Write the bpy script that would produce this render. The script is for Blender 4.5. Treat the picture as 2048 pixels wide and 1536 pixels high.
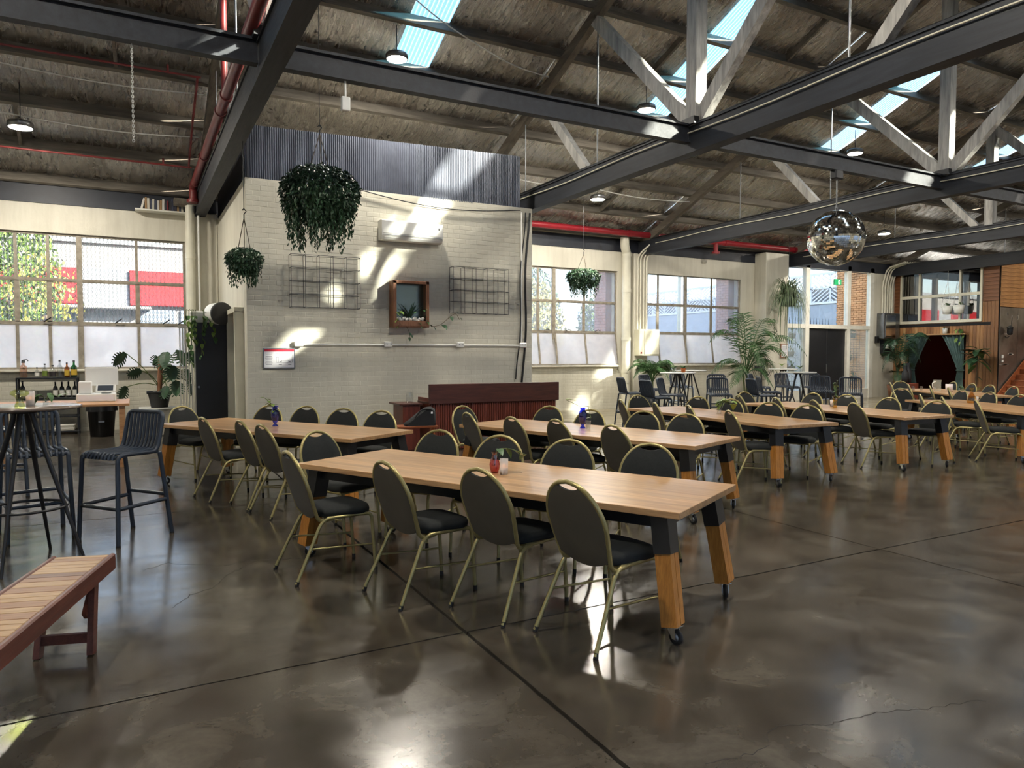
import bpy, math, random
from mathutils import Vector, Matrix, Euler, noise

for _o in list(bpy.data.objects):
    bpy.data.objects.remove(_o)
R = math.radians
random.seed(7)
scene = bpy.context.scene
COL = scene.collection

# ------------------------------------------------------------------ camera
cam_d = bpy.data.cameras.new('camera')
cam = bpy.data.objects.new('camera', cam_d)
COL.objects.link(cam)
cam_d.sensor_fit = 'HORIZONTAL'
cam_d.sensor_width = 36.0
cam_d.lens = 36.0 * 1422.0 / 2048.0
cam_d.clip_start, cam_d.clip_end = 0.05, 400
YAW, PITCH, ROLL = R(28.07), R(2.41), 0.0008
_f = Vector((math.sin(YAW) * math.cos(PITCH), math.cos(YAW) * math.cos(PITCH), -math.sin(PITCH)))
_r = Vector((math.cos(YAW), -math.sin(YAW), 0))
_d = _f.cross(_r)
_r2 = _r * math.cos(ROLL) - _d * math.sin(ROLL)
_d2 = _r * math.sin(ROLL) + _d * math.cos(ROLL)
_m = Matrix(((_r2.x, -_d2.x, -_f.x), (_r2.y, -_d2.y, -_f.y), (_r2.z, -_d2.z, -_f.z)))
cam.matrix_world = Matrix.Translation((0, 0, 1.6)) @ _m.to_4x4()
scene.camera = cam

# ------------------------------------------------------------------ light, sky, exposure
SUN_DIR = Vector((-0.87, 1.0, -0.60)).normalized()
sun_d = bpy.data.lights.new('sun', 'SUN')
sun_d.energy = 12.0
sun_d.angle = R(1.6)
sun_d.color = (1.0, 0.89, 0.72)
sun = bpy.data.objects.new('sun', sun_d)
COL.objects.link(sun)
sun.rotation_euler = SUN_DIR.to_track_quat('-Z', 'Y').to_euler()
sun.location = (20, -20, 30)
world = bpy.data.worlds.new('sky')
scene.world = world
world.use_nodes = True
_nt = world.node_tree
_nt.nodes.clear()
_sky = _nt.nodes.new('ShaderNodeTexSky')
_sky.sky_type = 'NISHITA'
_sky.sun_disc = False
_sky.sun_elevation = R(24)
_sky.sun_rotation = math.atan2(-SUN_DIR.x, -SUN_DIR.y)
_sky.air_density = 1.0
_sky.dust_density = 1.6
_bg = _nt.nodes.new('ShaderNodeBackground')
_bg.inputs['Strength'].default_value = 0.27
_out = _nt.nodes.new('ShaderNodeOutputWorld')
_hs = _nt.nodes.new('ShaderNodeHueSaturation')
_hs.inputs['Saturation'].default_value = 0.75
_nt.links.new(_sky.outputs[0], _hs.inputs['Color'])
_nt.links.new(_hs.outputs[0], _bg.inputs[0])
_nt.links.new(_bg.outputs[0], _out.inputs[0])
vs = scene.view_settings
vs.view_transform = 'Standard'
vs.look = 'None'
vs.gamma = 1.0
vs.use_curve_mapping = False
vs.exposure = 1.72
cy = scene.cycles
cy.use_denoising = True
cy.use_adaptive_sampling = True
cy.adaptive_threshold = 0.06
cy.adaptive_min_samples = 10
cy.max_bounces = 5
cy.diffuse_bounces = 3
cy.glossy_bounces = 3
cy.transmission_bounces = 4
cy.transparent_max_bounces = 10
cy.caustics_reflective = False
cy.caustics_refractive = False
cy.sample_clamp_indirect = 6.0
cy.sample_clamp_direct = 0.0

# ------------------------------------------------------------------ materials
MATS = {}


def lin(c):
    """sRGB 0-255 triple -> linear rgba"""
    o = []
    for v in c[:3]:
        v = v / 255.0
        o.append(v / 12.92 if v <= 0.04045 else ((v + 0.055) / 1.055) ** 2.4)
    return (o[0], o[1], o[2], 1.0)


class NT:
    """small helper round a material node tree"""

    def __init__(self, name):
        self.m = bpy.data.materials.new(name)
        self.m.use_nodes = True
        self.t = self.m.node_tree
        self.t.nodes.clear()
        self.out = self.n('ShaderNodeOutputMaterial')

    def n(self, kind, **kw):
        nd = self.t.nodes.new(kind)
        for k, v in kw.items():
            if hasattr(nd, k):
                setattr(nd, k, v)
            else:
                nd.inputs[k].default_value = v
        return nd

    def l(self, a, b):
        self.t.links.new(a, b)

    def pos(self, scale=(1, 1, 1), obj=False, rot=(0, 0, 0)):
        mp = self.n('ShaderNodeMapping')
        mp.inputs['Scale'].default_value = scale
        mp.inputs['Rotation'].default_value = rot
        if obj:
            self.l(self.n('ShaderNodeTexCoord').outputs['Object'], mp.inputs[0])
        else:
            self.l(self.n('ShaderNodeNewGeometry').outputs['Position'], mp.inputs[0])
        return mp.outputs[0]

    def noise(self, vec, scale, detail=4, rough=0.55, dist=0.0):
        nd = self.n('ShaderNodeTexNoise')
        nd.inputs['Scale'].default_value = scale
        nd.inputs['Detail'].default_value = detail
        nd.inputs['Roughness'].default_value = rough
        nd.inputs['Distortion'].default_value = dist
        self.l(vec, nd.inputs['Vector'])
        return nd.outputs[0]

    def ramp(self, fac, stops):
        nd = self.n('ShaderNodeValToRGB')
        cr = nd.color_ramp
        while len(cr.elements) < len(stops):
            cr.elements.new(0.5)
        for e, (p, c) in zip(cr.elements, stops):
            e.position = p
            e.color = c if len(c) == 4 else (c[0], c[1], c[2], 1)
        self.l(fac, nd.inputs[0])
        return nd.outputs[0]

    def mix(self, fac, a, b, mode='MIX'):
        nd = self.n('ShaderNodeMix', data_type='RGBA', blend_type=mode)
        for sock, v in ((nd.inputs[0], fac), (nd.inputs[6], a), (nd.inputs[7], b)):
            if hasattr(v, 'is_output'):
                self.l(v, sock)
            else:
                sock.default_value = v
        return nd.outputs[2]

    def maprange(self, v, a, b, c, d):
        nd = self.n('ShaderNodeMapRange')
        self.l(v, nd.inputs[0])
        for i, x in enumerate((a, b, c, d)):
            nd.inputs[i + 1].default_value = x
        return nd.outputs[0]

    def bump(self, h, strength, dist=0.02, nrm=None):
        nd = self.n('ShaderNodeBump')
        nd.inputs['Strength'].default_value = strength
        nd.inputs['Distance'].default_value = dist
        self.l(h, nd.inputs['Height'])
        if nrm is not None:
            self.l(nrm, nd.inputs['Normal'])
        return nd.outputs[0]

    def principled(self, **kw):
        p = self.n('ShaderNodeBsdfPrincipled')
        for k, v in kw.items():
            k = k.replace('_', ' ')
            if hasattr(v, 'is_output'):
                self.l(v, p.inputs[k])
            else:
                p.inputs[k].default_value = v
        return p

    def done(self, shader):
        self.l(shader, self.out.inputs[0])
        MATS[self.m.name] = self.m
        return self.m


def plain(name, rgb, rough=0.5, metal=0.0, var=0.12, scale=6.0, bump=0.0, bscale=40.0, spec=0.5, obj=True, coat=0.0, emit=None):
    """a paint / metal / plastic with slight procedural variation"""
    t = NT(name)
    c = lin(rgb)
    v = t.pos(obj=obj)
    nz = t.noise(v, scale, 5)
    col = t.ramp(nz, ((0.3, tuple(x * (1 - var) for x in c[:3])), (0.7, tuple(min(1, x * (1 + var)) for x in c[:3]))))
    kw = dict(Base_Color=col, Roughness=rough, Metallic=metal, Specular_IOR_Level=spec)
    if bump:
        kw['Normal'] = t.bump(t.noise(v, bscale, 3), bump, 0.01)
    if coat:
        kw['Coat_Weight'] = coat
        kw['Coat_Roughness'] = 0.12
    p = t.principled(**kw)
    if emit:
        p.inputs['Emission Color'].default_value = lin(emit[0])
        p.inputs['Emission Strength'].default_value = emit[1]
    return t.done(p.outputs[0])


def wood(name, rgb_a, rgb_b, axis='X', scale=1.0, rough=0.4, stretch=14.0, bump=0.05, obj=True, coat=0.0, plank=0.0):
    """timber with grain running along one axis of the object"""
    t = NT(name)
    s = {'X': (1.0, stretch, stretch), 'Y': (stretch, 1.0, stretch), 'Z': (stretch, stretch, 1.0)}[axis]
    v = t.pos(tuple(x * scale for x in s), obj=obj)
    g = t.noise(v, 2.2, 6, 0.6, 0.35)
    fine = t.noise(v, 9.0, 3, 0.6)
    big = t.noise(t.pos(obj=obj), 1.3, 2)
    col = t.ramp(g, ((0.28, lin(rgb_a)), (0.72, lin(rgb_b))))
    col = t.mix(0.22, col, t.ramp(fine, ((0.35, (0.25, 0.2, 0.16, 1)), (0.6, (1, 1, 1, 1)))), 'MULTIPLY')
    col = t.mix(0.25, col, t.ramp(big, ((0.3, (0.72, 0.7, 0.68, 1)), (0.7, (1, 1, 1, 1)))), 'MULTIPLY')
    if plank:
        w = {'X': (0, 1, 0), 'Y': (1, 0, 0), 'Z': (1, 0, 0)}[axis]
        vv = t.n('ShaderNodeTexVoronoi', voronoi_dimensions='1D', feature='F1')
        vv.inputs['Scale'].default_value = 1.0 / plank
        sep = t.n('ShaderNodeSeparateXYZ')
        t.l(t.pos(obj=obj), sep.inputs[0])
        t.l(sep.outputs[w.index(1)], vv.inputs['W'])
        hs = t.n('ShaderNodeHueSaturation')
        sp = t.n('ShaderNodeSeparateColor')
        t.l(vv.outputs['Color'], sp.inputs[0])
        t.l(t.maprange(sp.outputs[0], 0, 1, 0.84, 1.12), hs.inputs['Value'])
        t.l(col, hs.inputs['Color'])
        col = hs.outputs[0]
    kw = dict(Base_Color=col, Roughness=t.maprange(fine, 0.2, 0.8, rough - 0.06, rough + 0.1), Normal=t.bump(fine, bump, 0.004))
    if coat:
        kw['Coat_Weight'] = coat
        kw['Coat_Roughness'] = 0.15
    return t.done(t.principled(**kw).outputs[0])


def glass(name, tint=(1, 1, 1), gloss=0.07, rough=0.02, milk=0.0, milk_rgb=(235, 238, 240), pattern=None):
    """thin pane: clear transmission, a little mirror, optionally milky"""
    t = NT(name)
    tr = t.n('ShaderNodeBsdfTransparent')
    tr.inputs[0].default_value = (*tint, 1)
    gl = t.n('ShaderNodeBsdfGlossy')
    gl.inputs['Roughness'].default_value = rough
    lw = t.n('ShaderNodeLayerWeight')
    lw.inputs[0].default_value = 0.5
    pw = t.n('ShaderNodeMath', operation='POWER')
    t.l(lw.outputs['Facing'], pw.inputs[0])
    pw.inputs[1].default_value = 4.0
    mx = t.n('ShaderNodeMixShader')
    mm = t.n('ShaderNodeMath', operation='MULTIPLY_ADD')
    t.l(pw.outputs[0], mm.inputs[0])
    mm.inputs[1].default_value = 0.5
    mm.inputs[2].default_value = gloss
    t.l(mm.outputs[0], mx.inputs[0])
    t.l(tr.outputs[0], mx.inputs[1])
    t.l(gl.outputs[0], mx.inputs[2])
    last = mx.outputs[0]
    if milk > 0 or pattern:
        tl = t.n('ShaderNodeBsdfTranslucent')
        tl.inputs[0].default_value = lin(milk_rgb)
        df = t.n('ShaderNodeBsdfDiffuse')
        df.inputs[0].default_value = lin(milk_rgb)
        a = t.n('ShaderNodeMixShader')
        a.inputs[0].default_value = 0.25
        t.l(tl.outputs[0], a.inputs[1])
        t.l(df.outputs[0], a.inputs[2])
        b = t.n('ShaderNodeMixShader')
        v = t.pos()
        if pattern == 'mesh':
            # expanded metal guard: two zig-zag line sets crossing into diamonds
            sp = t.n('ShaderNodeSeparateXYZ')
            t.l(v, sp.inputs[0])
            pp = t.n('ShaderNodeMath', operation='PINGPONG')
            t.l(sp.outputs[2], pp.inputs[0])
            pp.inputs[1].default_value = 0.045
            ws = []
            for op in ('ADD', 'SUBTRACT'):
                w1 = t.n('ShaderNodeTexWave', wave_type='BANDS', bands_direction='X')
                w1.inputs['Scale'].default_value = 4.2
                ad = t.n('ShaderNodeMath', operation=op)
                t.l(sp.outputs[0], ad.inputs[0])
                hf = t.n('ShaderNodeMath', operation='MULTIPLY')
                t.l(pp.outputs[0], hf.inputs[0])
                hf.inputs[1].default_value = 0.42
                t.l(hf.outputs[0], ad.inputs[1])
                cb = t.n('ShaderNodeCombineXYZ')
                t.l(ad.outputs[0], cb.inputs[0])
                t.l(cb.outputs[0], w1.inputs[0])
                ws.append(w1.outputs['Fac'])
            mxx = t.n('ShaderNodeMath', operation='MAXIMUM')
            t.l(ws[0], mxx.inputs[0])
            t.l(ws[1], mxx.inputs[1])
            f = t.maprange(mxx.outputs[0], 0.80, 0.93, milk, milk + 0.5)
        else:
            f = t.maprange(t.noise(v, 1.7, 4), 0.3, 0.7, milk * 0.8, min(1, milk * 1.2))
        t.l(f, b.inputs[0])
        t.l(last, b.inputs[1])
        t.l(a.outputs[0], b.inputs[2])
        last = b.outputs[0]
    return t.done(last)


def emitter(name, rgb, strength):
    t = NT(name)
    e = t.n('ShaderNodeEmission')
    e.inputs[0].default_value = lin(rgb)
    e.inputs[1].default_value = strength
    return t.done(e.outputs[0])


# ------------------------------------------------------------------ mesh building
class MB:
    """collects shapes, then links them as ONE mesh object"""

    def __init__(self):
        self.v, self.f, self.s = [], [], []

    def add(self, vs_, fs, M=None, smooth=False):
        k = len(self.v)
        for p in vs_:
            p = Vector(p)
            self.v.append(M @ p if M is not None else p)
        for f in fs:
            self.f.append([i + k for i in f])
            self.s.append(smooth)
        return self

    def box(self, c, s, rot=None, M=None, taper=None):
        x, y, z = s[0] / 2, s[1] / 2, s[2] / 2
        tx, ty = taper or (1, 1)
        vs_ = [(-x, -y, -z), (x, -y, -z), (x, y, -z), (-x, y, -z), (-x * tx, -y * ty, z), (x * tx, -y * ty, z), (x * tx, y * ty, z), (-x * tx, y * ty, z)]
        T = Matrix.Translation(c)
        if rot is not None:
            T = T @ Euler(rot).to_matrix().to_4x4()
        if M is not None:
            T = M @ T
        return self.add(vs_, [(3, 2, 1, 0), (4, 5, 6, 7), (0, 1, 5, 4), (1, 2, 6, 5), (2, 3, 7, 6), (3, 0, 4, 7)], T)

    def cbox(self, c, s, b=0.01, rot=None, M=None):
        """box with chamfered edges"""
        x, y, z = s[0] / 2, s[1] / 2, s[2] / 2
        b = min(b, x * 0.9, y * 0.9, z * 0.9)
        vs_, fs = [], []
        idx = {}
        for sx in (-1, 1):
            for sy in (-1, 1):
                for sz in (-1, 1):
                    for ax in range(3):
                        p = [sx * x, sy * y, sz * z]
                        for k in range(3):
                            if k != ax:
                                p[k] -= (sx, sy, sz)[k] * b
                        idx[(sx, sy, sz, ax)] = len(vs_)
                        vs_.append(p)
        I = idx
        for s1 in (-1, 1):
            fs.append([I[(s1, a, b_, 0)] for a, b_ in ((-1, -1), (1, -1), (1, 1), (-1, 1))])
            fs.append([I[(a, s1, b_, 1)] for a, b_ in ((-1, -1), (1, -1), (1, 1), (-1, 1))])
            fs.append([I[(a, b_, s1, 2)] for a, b_ in ((-1, -1), (1, -1), (1, 1), (-1, 1))])
        for a in (-1, 1):
            for c_ in (-1, 1):
                fs.append([I[(a, c_, -1, 0)], I[(a, c_, 1, 0)], I[(a, c_, 1, 1)], I[(a, c_, -1, 1)]])
                fs.append([I[(a, -1, c_, 0)], I[(a, 1, c_, 0)], I[(a, 1, c_, 2)], I[(a, -1, c_, 2)]])
                fs.append([I[(-1, a, c_, 1)], I[(1, a, c_, 1)], I[(1, a, c_, 2)], I[(-1, a, c_, 2)]])
        for k in I:
            pass
        for sx in (-1, 1):
            for sy in (-1, 1):
                for sz in (-1, 1):
                    fs.append([I[(sx, sy, sz, 0)], I[(sx, sy, sz, 1)], I[(sx, sy, sz, 2)]])
        # consistent outward winding
        out = []
        for f in fs:
            cen = sum((Vector(vs_[i]) for i in f), Vector()) / len(f)
            n = (Vector(vs_[f[1]]) - Vector(vs_[f[0]])).cross(Vector(vs_[f[2]]) - Vector(vs_[f[1]]))
            out.append(f if n.dot(cen) > 0 else f[::-1])
        T = Matrix.Translation(c)
        if rot is not None:
            T = T @ Euler(rot).to_matrix().to_4x4()
        if M is not None:
            T = M @ T
        return self.add(vs_, out, T)

    def bar(self, a, b, w, h, up=(0, 0, 1), M=None):
        """rectangular bar from a to b, w across, h along 'up'"""
        a, b = Vector(a), Vector(b)
        d = (b - a)
        L = d.length
        d.normalize()
        u = Vector(up)
        s = d.cross(u)
        if s.length < 1e-5:
            s = d.cross(Vector((1, 0, 0)))
        s.normalize()
        u = s.cross(d)
        vs_ = []
        for q in (a, b):
            for i, j in ((-1, -1), (1, -1), (1, 1), (-1, 1)):
                vs_.append(q + s * (i * w / 2) + u * (j * h / 2))
        return self.add(vs_, [(0, 1, 2, 3), (7, 6, 5, 4), (0, 4, 5, 1), (1, 5, 6, 2), (2, 6, 7, 3), (3, 7, 4, 0)], M)

    def cyl(self, a, b, r, r2=None, n=12, caps=True, M=None, smooth=True):
        a, b = Vector(a), Vector(b)
        r2 = r if r2 is None else r2
        d = (b - a).normalized()
        s = d.cross(Vector((0, 0, 1)) if abs(d.z) < 0.95 else Vector((1, 0, 0))).normalized()
        u = s.cross(d)
        vs_ = []
        for q, rr in ((a, r), (b, r2)):
            for i in range(n):
                t = 2 * math.pi * i / n
                vs_.append(q + (s * math.cos(t) + u * math.sin(t)) * rr)
        self.add(vs_, [(i, i + n, (i + 1) % n + n, (i + 1) % n) for i in range(n)], M, smooth)
        if caps:
            self.add(vs_[:n], [tuple(range(n))], M)
            self.add(vs_[n:], [tuple(range(n - 1, -1, -1))], M)
        return self

    def tube(self, pts, r, n=8, closed=False, M=None, smooth=True, caps=True, radii=None, flat=None):
        """round tube through points; flat = (w, h, up) gives a flat rib"""
        P = [Vector(p) for p in pts]
        N = len(P)
        vs_ = []
        prev = None
        for i, p in enumerate(P):
            if closed:
                d = P[(i + 1) % N] - P[i - 1]
            else:
                d = P[min(i + 1, N - 1)] - P[max(i - 1, 0)]
            if d.length < 1e-9:
                d = Vector((0, 0, 1))
            d.normalize()
            if prev is None:
                s = d.cross(Vector((0, 0, 1)) if abs(d.z) < 0.9 else Vector((1, 0, 0)))
            else:
                s = prev - d * prev.dot(d)
            if s.length < 1e-6:
                s = d.cross(Vector((0.3, 1, 0.2)))
            s.normalize()
            prev = s
            u = d.cross(s)
            rr = radii[i] if radii else r
            for k in range(n):
                t = 2 * math.pi * k / n
                vs_.append(p + (s * math.cos(t) + u * math.sin(t)) * rr)
        fs = []
        for i in range(N if closed else N - 1):
            j = (i + 1) % N
            for k in range(n):
                k2 = (k + 1) % n
                fs.append((i * n + k, i * n + k2, j * n + k2, j * n + k))
        self.add(vs_, fs, M, smooth)
        if caps and not closed:
            self.add(vs_[:n], [tuple(range(n - 1, -1, -1))], M)
            self.add(vs_[-n:], [tuple(range(n))], M)
        return self

    def lathe(self, prof, n=16, M=None, smooth=True, c=(0, 0, 0)):
        """profile (r, z) turned about z"""
        vs_ = []
        c = Vector(c)
        for r_, z in prof:
            for k in range(n):
                t = 2 * math.pi * k / n
                vs_.append(c + Vector((r_ * math.cos(t), r_ * math.sin(t), z)))
        fs = []
        for i in range(len(prof) - 1):
            for k in range(n):
                k2 = (k + 1) % n
                fs.append((i * n + k, i * n + k2, (i + 1) * n + k2, (i + 1) * n + k))
        return self.add(vs_, fs, M, smooth)

    def prism(self, poly, axis, a, b, M=None):
        """2D polygon extruded along an axis ('x': (y,z), 'y': (x,z), 'z': (x,y)) from a to b"""
        mk = {'x': lambda p, t: (t, p[0], p[1]), 'y': lambda p, t: (p[0], t, p[1]), 'z': lambda p, t: (p[0], p[1], t)}[axis]
        n = len(poly)
        vs_ = [mk(p, a) for p in poly] + [mk(p, b) for p in poly]
        fs = [tuple(range(n)), tuple(range(2 * n - 1, n - 1, -1))] + [(i, i + n, (i + 1) % n + n, (i + 1) % n) for i in range(n)]
        return self.add(vs_, fs, M)

    def grid(self, fn, nu, nv, M=None, smooth=True):
        vs_ = [fn(i / nu, j / nv) for j in range(nv + 1) for i in range(nu + 1)]
        w = nu + 1
        fs = [(j * w + i, j * w + i + 1, (j + 1) * w + i + 1, (j + 1) * w + i) for j in range(nv) for i in range(nu)]
        return self.add(vs_, fs, M, smooth)

    def mesh(self, name, mat):
        me = bpy.data.meshes.new(name)
        me.from_pydata([tuple(p) for p in self.v], [], self.f)
        me.polygons.foreach_set('use_smooth', self.s)
        me.materials.append(MATS[mat] if isinstance(mat, str) else mat)
        me.update()
        return me

    def build(self, name, mat, parent=None, loc=None, rot=None):
        o = bpy.data.objects.new(name, self.mesh(name, mat))
        COL.objects.link(o)
        if parent is not None:
            o.parent = parent
        if loc is not None:
            o.location = loc
        if rot is not None:
            o.rotation_euler = rot
        return o


def tag(o, label=None, cat=None, group=None, kind=None):
    if label:
        o['label'] = label
    if cat:
        o['category'] = cat
    if group:
        o['group'] = group
    if kind:
        o['kind'] = kind
    return o


def thing(name, label, cat, loc=(0, 0, 0), rz=0.0, group=None):
    o = bpy.data.objects.new(name, None)
    o.empty_display_size = 0.1
    COL.objects.link(o)
    o.location = loc
    o.rotation_euler = (0, 0, rz)
    return tag(o, label, cat, group)


def struct(o):
    return tag(o, kind='structure')


def inst(o, name=None, parent=None, loc=None, rot=None, sc=None):
    """copy of one mesh object sharing its data"""
    c = o.copy()
    COL.objects.link(c)
    if name:
        c.name = name
    c.parent = parent
    if loc is not None:
        c.location = loc
    if rot is not None:
        c.rotation_euler = rot
    if sc is not None:
        c.scale = sc
    return c



def copy_tree(o, parent=None, tree=None):
    """a thing with copies of its parts and their sub-parts"""
    c = o.copy()
    COL.objects.link(c)
    c.parent = parent
    for ch in o.children:
        copy_tree(ch, c)
    return c


def place(root, loc, rz, label, group=None):
    c = copy_tree(root)
    c.location = loc
    c.rotation_euler = (0, 0, rz)
    c['label'] = label
    if group:
        c['group'] = group
    return c


def remove_tree(o):
    for ch in list(o.children):
        remove_tree(ch)
    bpy.data.objects.remove(o)


def arc(c, r, a0, a1, n, plane='xz', k=0.0):
    out = []
    for i in range(n + 1):
        t = a0 + (a1 - a0) * i / n
        p, q = c[0] + r * math.cos(t), c[1] + r * math.sin(t)
        out.append({'xz': (p, k, q), 'xy': (p, q, k), 'yz': (k, p, q)}[plane])
    return out


def fillet(pts, r, n=5):
    """round the corners of a polyline"""
    P = [Vector(p) for p in pts]
    out = [P[0]]
    for i in range(1, len(P) - 1):
        a, b, c = P[i - 1], P[i], P[i + 1]
        d1, d2 = (a - b), (c - b)
        rr = min(r, d1.length * 0.48, d2.length * 0.48)
        p1, p2 = b + d1.normalized() * rr, b + d2.normalized() * rr
        for k in range(n + 1):
            t = k / n
            out.append(p1 * (1 - t) ** 2 + b * 2 * t * (1 - t) + p2 * t * t)
    out.append(P[-1])
    return out

# ================================================================== materials
def m_floor(name, cols):
    t = NT(name)
    v = t.pos()
    big = t.noise(v, 0.55, 5, 0.6, 0.4)
    mid = t.noise(v, 2.6, 6, 0.62, 0.6)
    fine = t.noise(v, 38, 4, 0.6)
    streak = t.noise(t.pos((0.5, 3.0, 1), rot=(0, 0, 0.5)), 1.6, 5, 0.6)
    col = t.ramp(mid, ((0.25, lin(cols[0])), (0.5, lin(cols[1])), (0.78, lin(cols[2]))))
    col = t.mix(0.6, col, t.ramp(big, ((0.3, (0.62, 0.6, 0.58, 1)), (0.7, (1.05, 1.04, 1.02, 1)))), 'MULTIPLY')
    col = t.mix(0.35, col, t.ramp(fine, ((0.3, (0.72, 0.72, 0.72, 1)), (0.7, (1.06, 1.06, 1.06, 1)))), 'MULTIPLY')
    rg = t.mix(0.5, t.ramp(mid, ((0.25, (0.08, 0.08, 0.08, 1)), (0.75, (0.26, 0.26, 0.26, 1)))), t.ramp(streak, ((0.3, (0.1, 0.1, 0.1, 1)), (0.75, (0.34, 0.34, 0.34, 1)))))
    nb = t.bump(mid, 0.10, 0.01)
    nb = t.bump(fine, 0.05, 0.002, nb)
    p = t.principled(Base_Color=col, Roughness=rg, Normal=nb, Specular_IOR_Level=0.95)
    return t.done(p.outputs[0])


def m_painted(name, rgb, brick=False, bstr=0.5, dirt=0.25, rough=0.6, pale=(255, 255, 255)):
    t = NT(name)
    v = t.pos()
    c = lin(rgb)
    n1 = t.noise(v, 0.8, 6, 0.6)
    n2 = t.noise(v, 14, 4, 0.6)
    st = t.noise(t.pos((3.5, 3.5, 0.35)), 1.6, 5, 0.65)
    col = t.ramp(n1, ((0.3, tuple(x * 0.86 for x in c[:3])), (0.7, c)))
    col = t.mix(dirt, col, t.ramp(st, ((0.3, (0.55, 0.52, 0.46, 1)), (0.58, (1, 1, 1, 1)))), 'MULTIPLY')
    h = n2
    nrm = t.bump(n2, 0.35, 0.006)
    if brick:
        b = t.n('ShaderNodeTexBrick')
        b.inputs['Scale'].default_value = 1.0
        b.inputs['Brick Width'].default_value = 0.24
        b.inputs['Row Height'].default_value = 0.086
        b.inputs['Mortar Size'].default_value = 0.008
        b.inputs['Mortar Smooth'].default_value = 0.4
        sp = t.n('ShaderNodeSeparateXYZ')
        t.l(v, sp.inputs[0])
        ad = t.n('ShaderNodeMath', operation='ADD')
        t.l(sp.outputs[0], ad.inputs[0])
        t.l(sp.outputs[1], ad.inputs[1])
        cb = t.n('ShaderNodeCombineXYZ')
        t.l(ad.outputs[0], cb.inputs[0])
        t.l(sp.outputs[2], cb.inputs[1])
        t.l(cb.outputs[0], b.inputs[0])
        inv = t.n('ShaderNodeMath', operation='SUBTRACT')
        inv.inputs[0].default_value = 1.0
        t.l(b.outputs['Fac'], inv.inputs[1])
        nrm = t.bump(inv.outputs[0], bstr, 0.008, nrm)
    return t.done(t.principled(Base_Color=col, Roughness=rough, Normal=nrm).outputs[0])


def m_foil():
    t = NT('insulation_foil')
    v = t.pos((5.0, 1.1, 1.1))
    n1 = t.noise(v, 2.2, 6, 0.65, 0.6)
    n2 = t.noise(t.pos((22, 3.2, 3.2)), 1.6, 5, 0.6, 0.8)
    n3 = t.noise(t.pos(), 26, 4, 0.6, 0.5)
    big = t.noise(t.pos(), 0.6, 3)
    nrm = t.bump(n1, 0.8, 0.05)
    nrm = t.bump(n2, 1.0, 0.02, nrm)
    nrm = t.bump(n3, 0.3, 0.004, nrm)
    col = t.ramp(big, ((0.3, lin((170, 162, 152))), (0.7, lin((224, 220, 214)))))
    p = t.principled(Base_Color=col, Metallic=0.95, Roughness=t.maprange(n1, 0.3, 0.7, 0.16, 0.34), Normal=nrm)
    return t.done(p.outputs[0])


def m_skylight(name, rgb, mixv):
    t = NT(name)
    tr = t.n('ShaderNodeBsdfTransparent')
    tr.inputs[0].default_value = (*rgb, 1)
    tl = t.n('ShaderNodeBsdfTranslucent')
    tl.inputs[0].default_value = (0.6, 0.74, 0.8, 1)
    mx = t.n('ShaderNodeMixShader')
    mx.inputs[0].default_value = mixv
    t.l(tr.outputs[0], mx.inputs[1])
    t.l(tl.outputs[0], mx.inputs[2])
    return t.done(mx.outputs[0])


m_floor('polished_concrete', ((56, 50, 43), (77, 71, 62), (103, 97, 86)))
m_floor('pale_concrete', ((120, 110, 90), (146, 136, 112), (170, 160, 136)))
m_foil()
m_skylight('skylight_sheet', (0.27, 0.46, 0.56), 0.15)
m_skylight('skylight_clear', (0.72, 0.80, 0.84), 0.15)
m_painted('painted_brick', (222, 218, 202), brick=False, dirt=0.16, rough=0.55)
m_painted('painted_brick_far', (224, 220, 204), brick=True, dirt=0.3, rough=0.55)
m_painted('painted_plaster', (222, 218, 203), dirt=0.3, rough=0.6)
m_painted('grey_plaster', (190, 186, 174), dirt=0.4, rough=0.6)
plain('mortar', (216, 212, 196), 0.8, var=0.1)
plain('joint_dark', (38, 35, 31), 0.9, var=0.3, obj=False)
plain('navy_paint', (38, 42, 52), 0.5, var=0.25, scale=3, obj=False)
plain('near_black', (24, 26, 31), 0.5, var=0.2)
plain('black_metal', (28, 29, 32), 0.38, 0.0, var=0.2)
plain('black_plastic', (22, 23, 25), 0.45, var=0.15)
plain('white_plastic', (232, 232, 228), 0.35, var=0.03)
plain('cream_metal', (216, 212, 192), 0.4, var=0.05)
plain('white_paint', (226, 224, 214), 0.45, var=0.08)
plain('steel_frame', (150, 142, 128), 0.55, 0.2, var=0.3, scale=9, obj=False)
plain('chrome', (200, 200, 198), 0.18, 1.0, var=0.05)
plain('grey_steel', (130, 132, 134), 0.35, 0.9, var=0.15)
plain('red_pipe', (124, 42, 42), 0.45, 0.0, var=0.25, obj=False)
plain('bright_red_pipe', (150, 30, 42), 0.38, 0.0, var=0.15, obj=False)
plain('drain_pipe', (222, 219, 202), 0.4, var=0.06, obj=False)
plain('corrugated', (88, 93, 106), 0.42, 0.25, var=0.2, scale=2, obj=False)
wood('chord_timber', (27, 30, 37), (50, 54, 62), 'Y', 0.5, 0.6, 10, 0.2, obj=False)
wood('whitewashed_timber', (136, 134, 130), (214, 212, 206), 'Z', 0.6, 0.7, 8, 0.3)
wood('rafter_timber', (88, 80, 70), (140, 132, 120), 'Y', 0.5, 0.75, 8, 0.3, obj=False)
wood('purlin_timber', (92, 86, 78), (150, 143, 132), 'X', 0.4, 0.75, 9, 0.3, obj=False)
wood('tabletop_oak', (176, 132, 88), (214, 172, 124), 'X', 1.1, 0.32, 16, 0.04, coat=0.25, plank=0.075)
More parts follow.
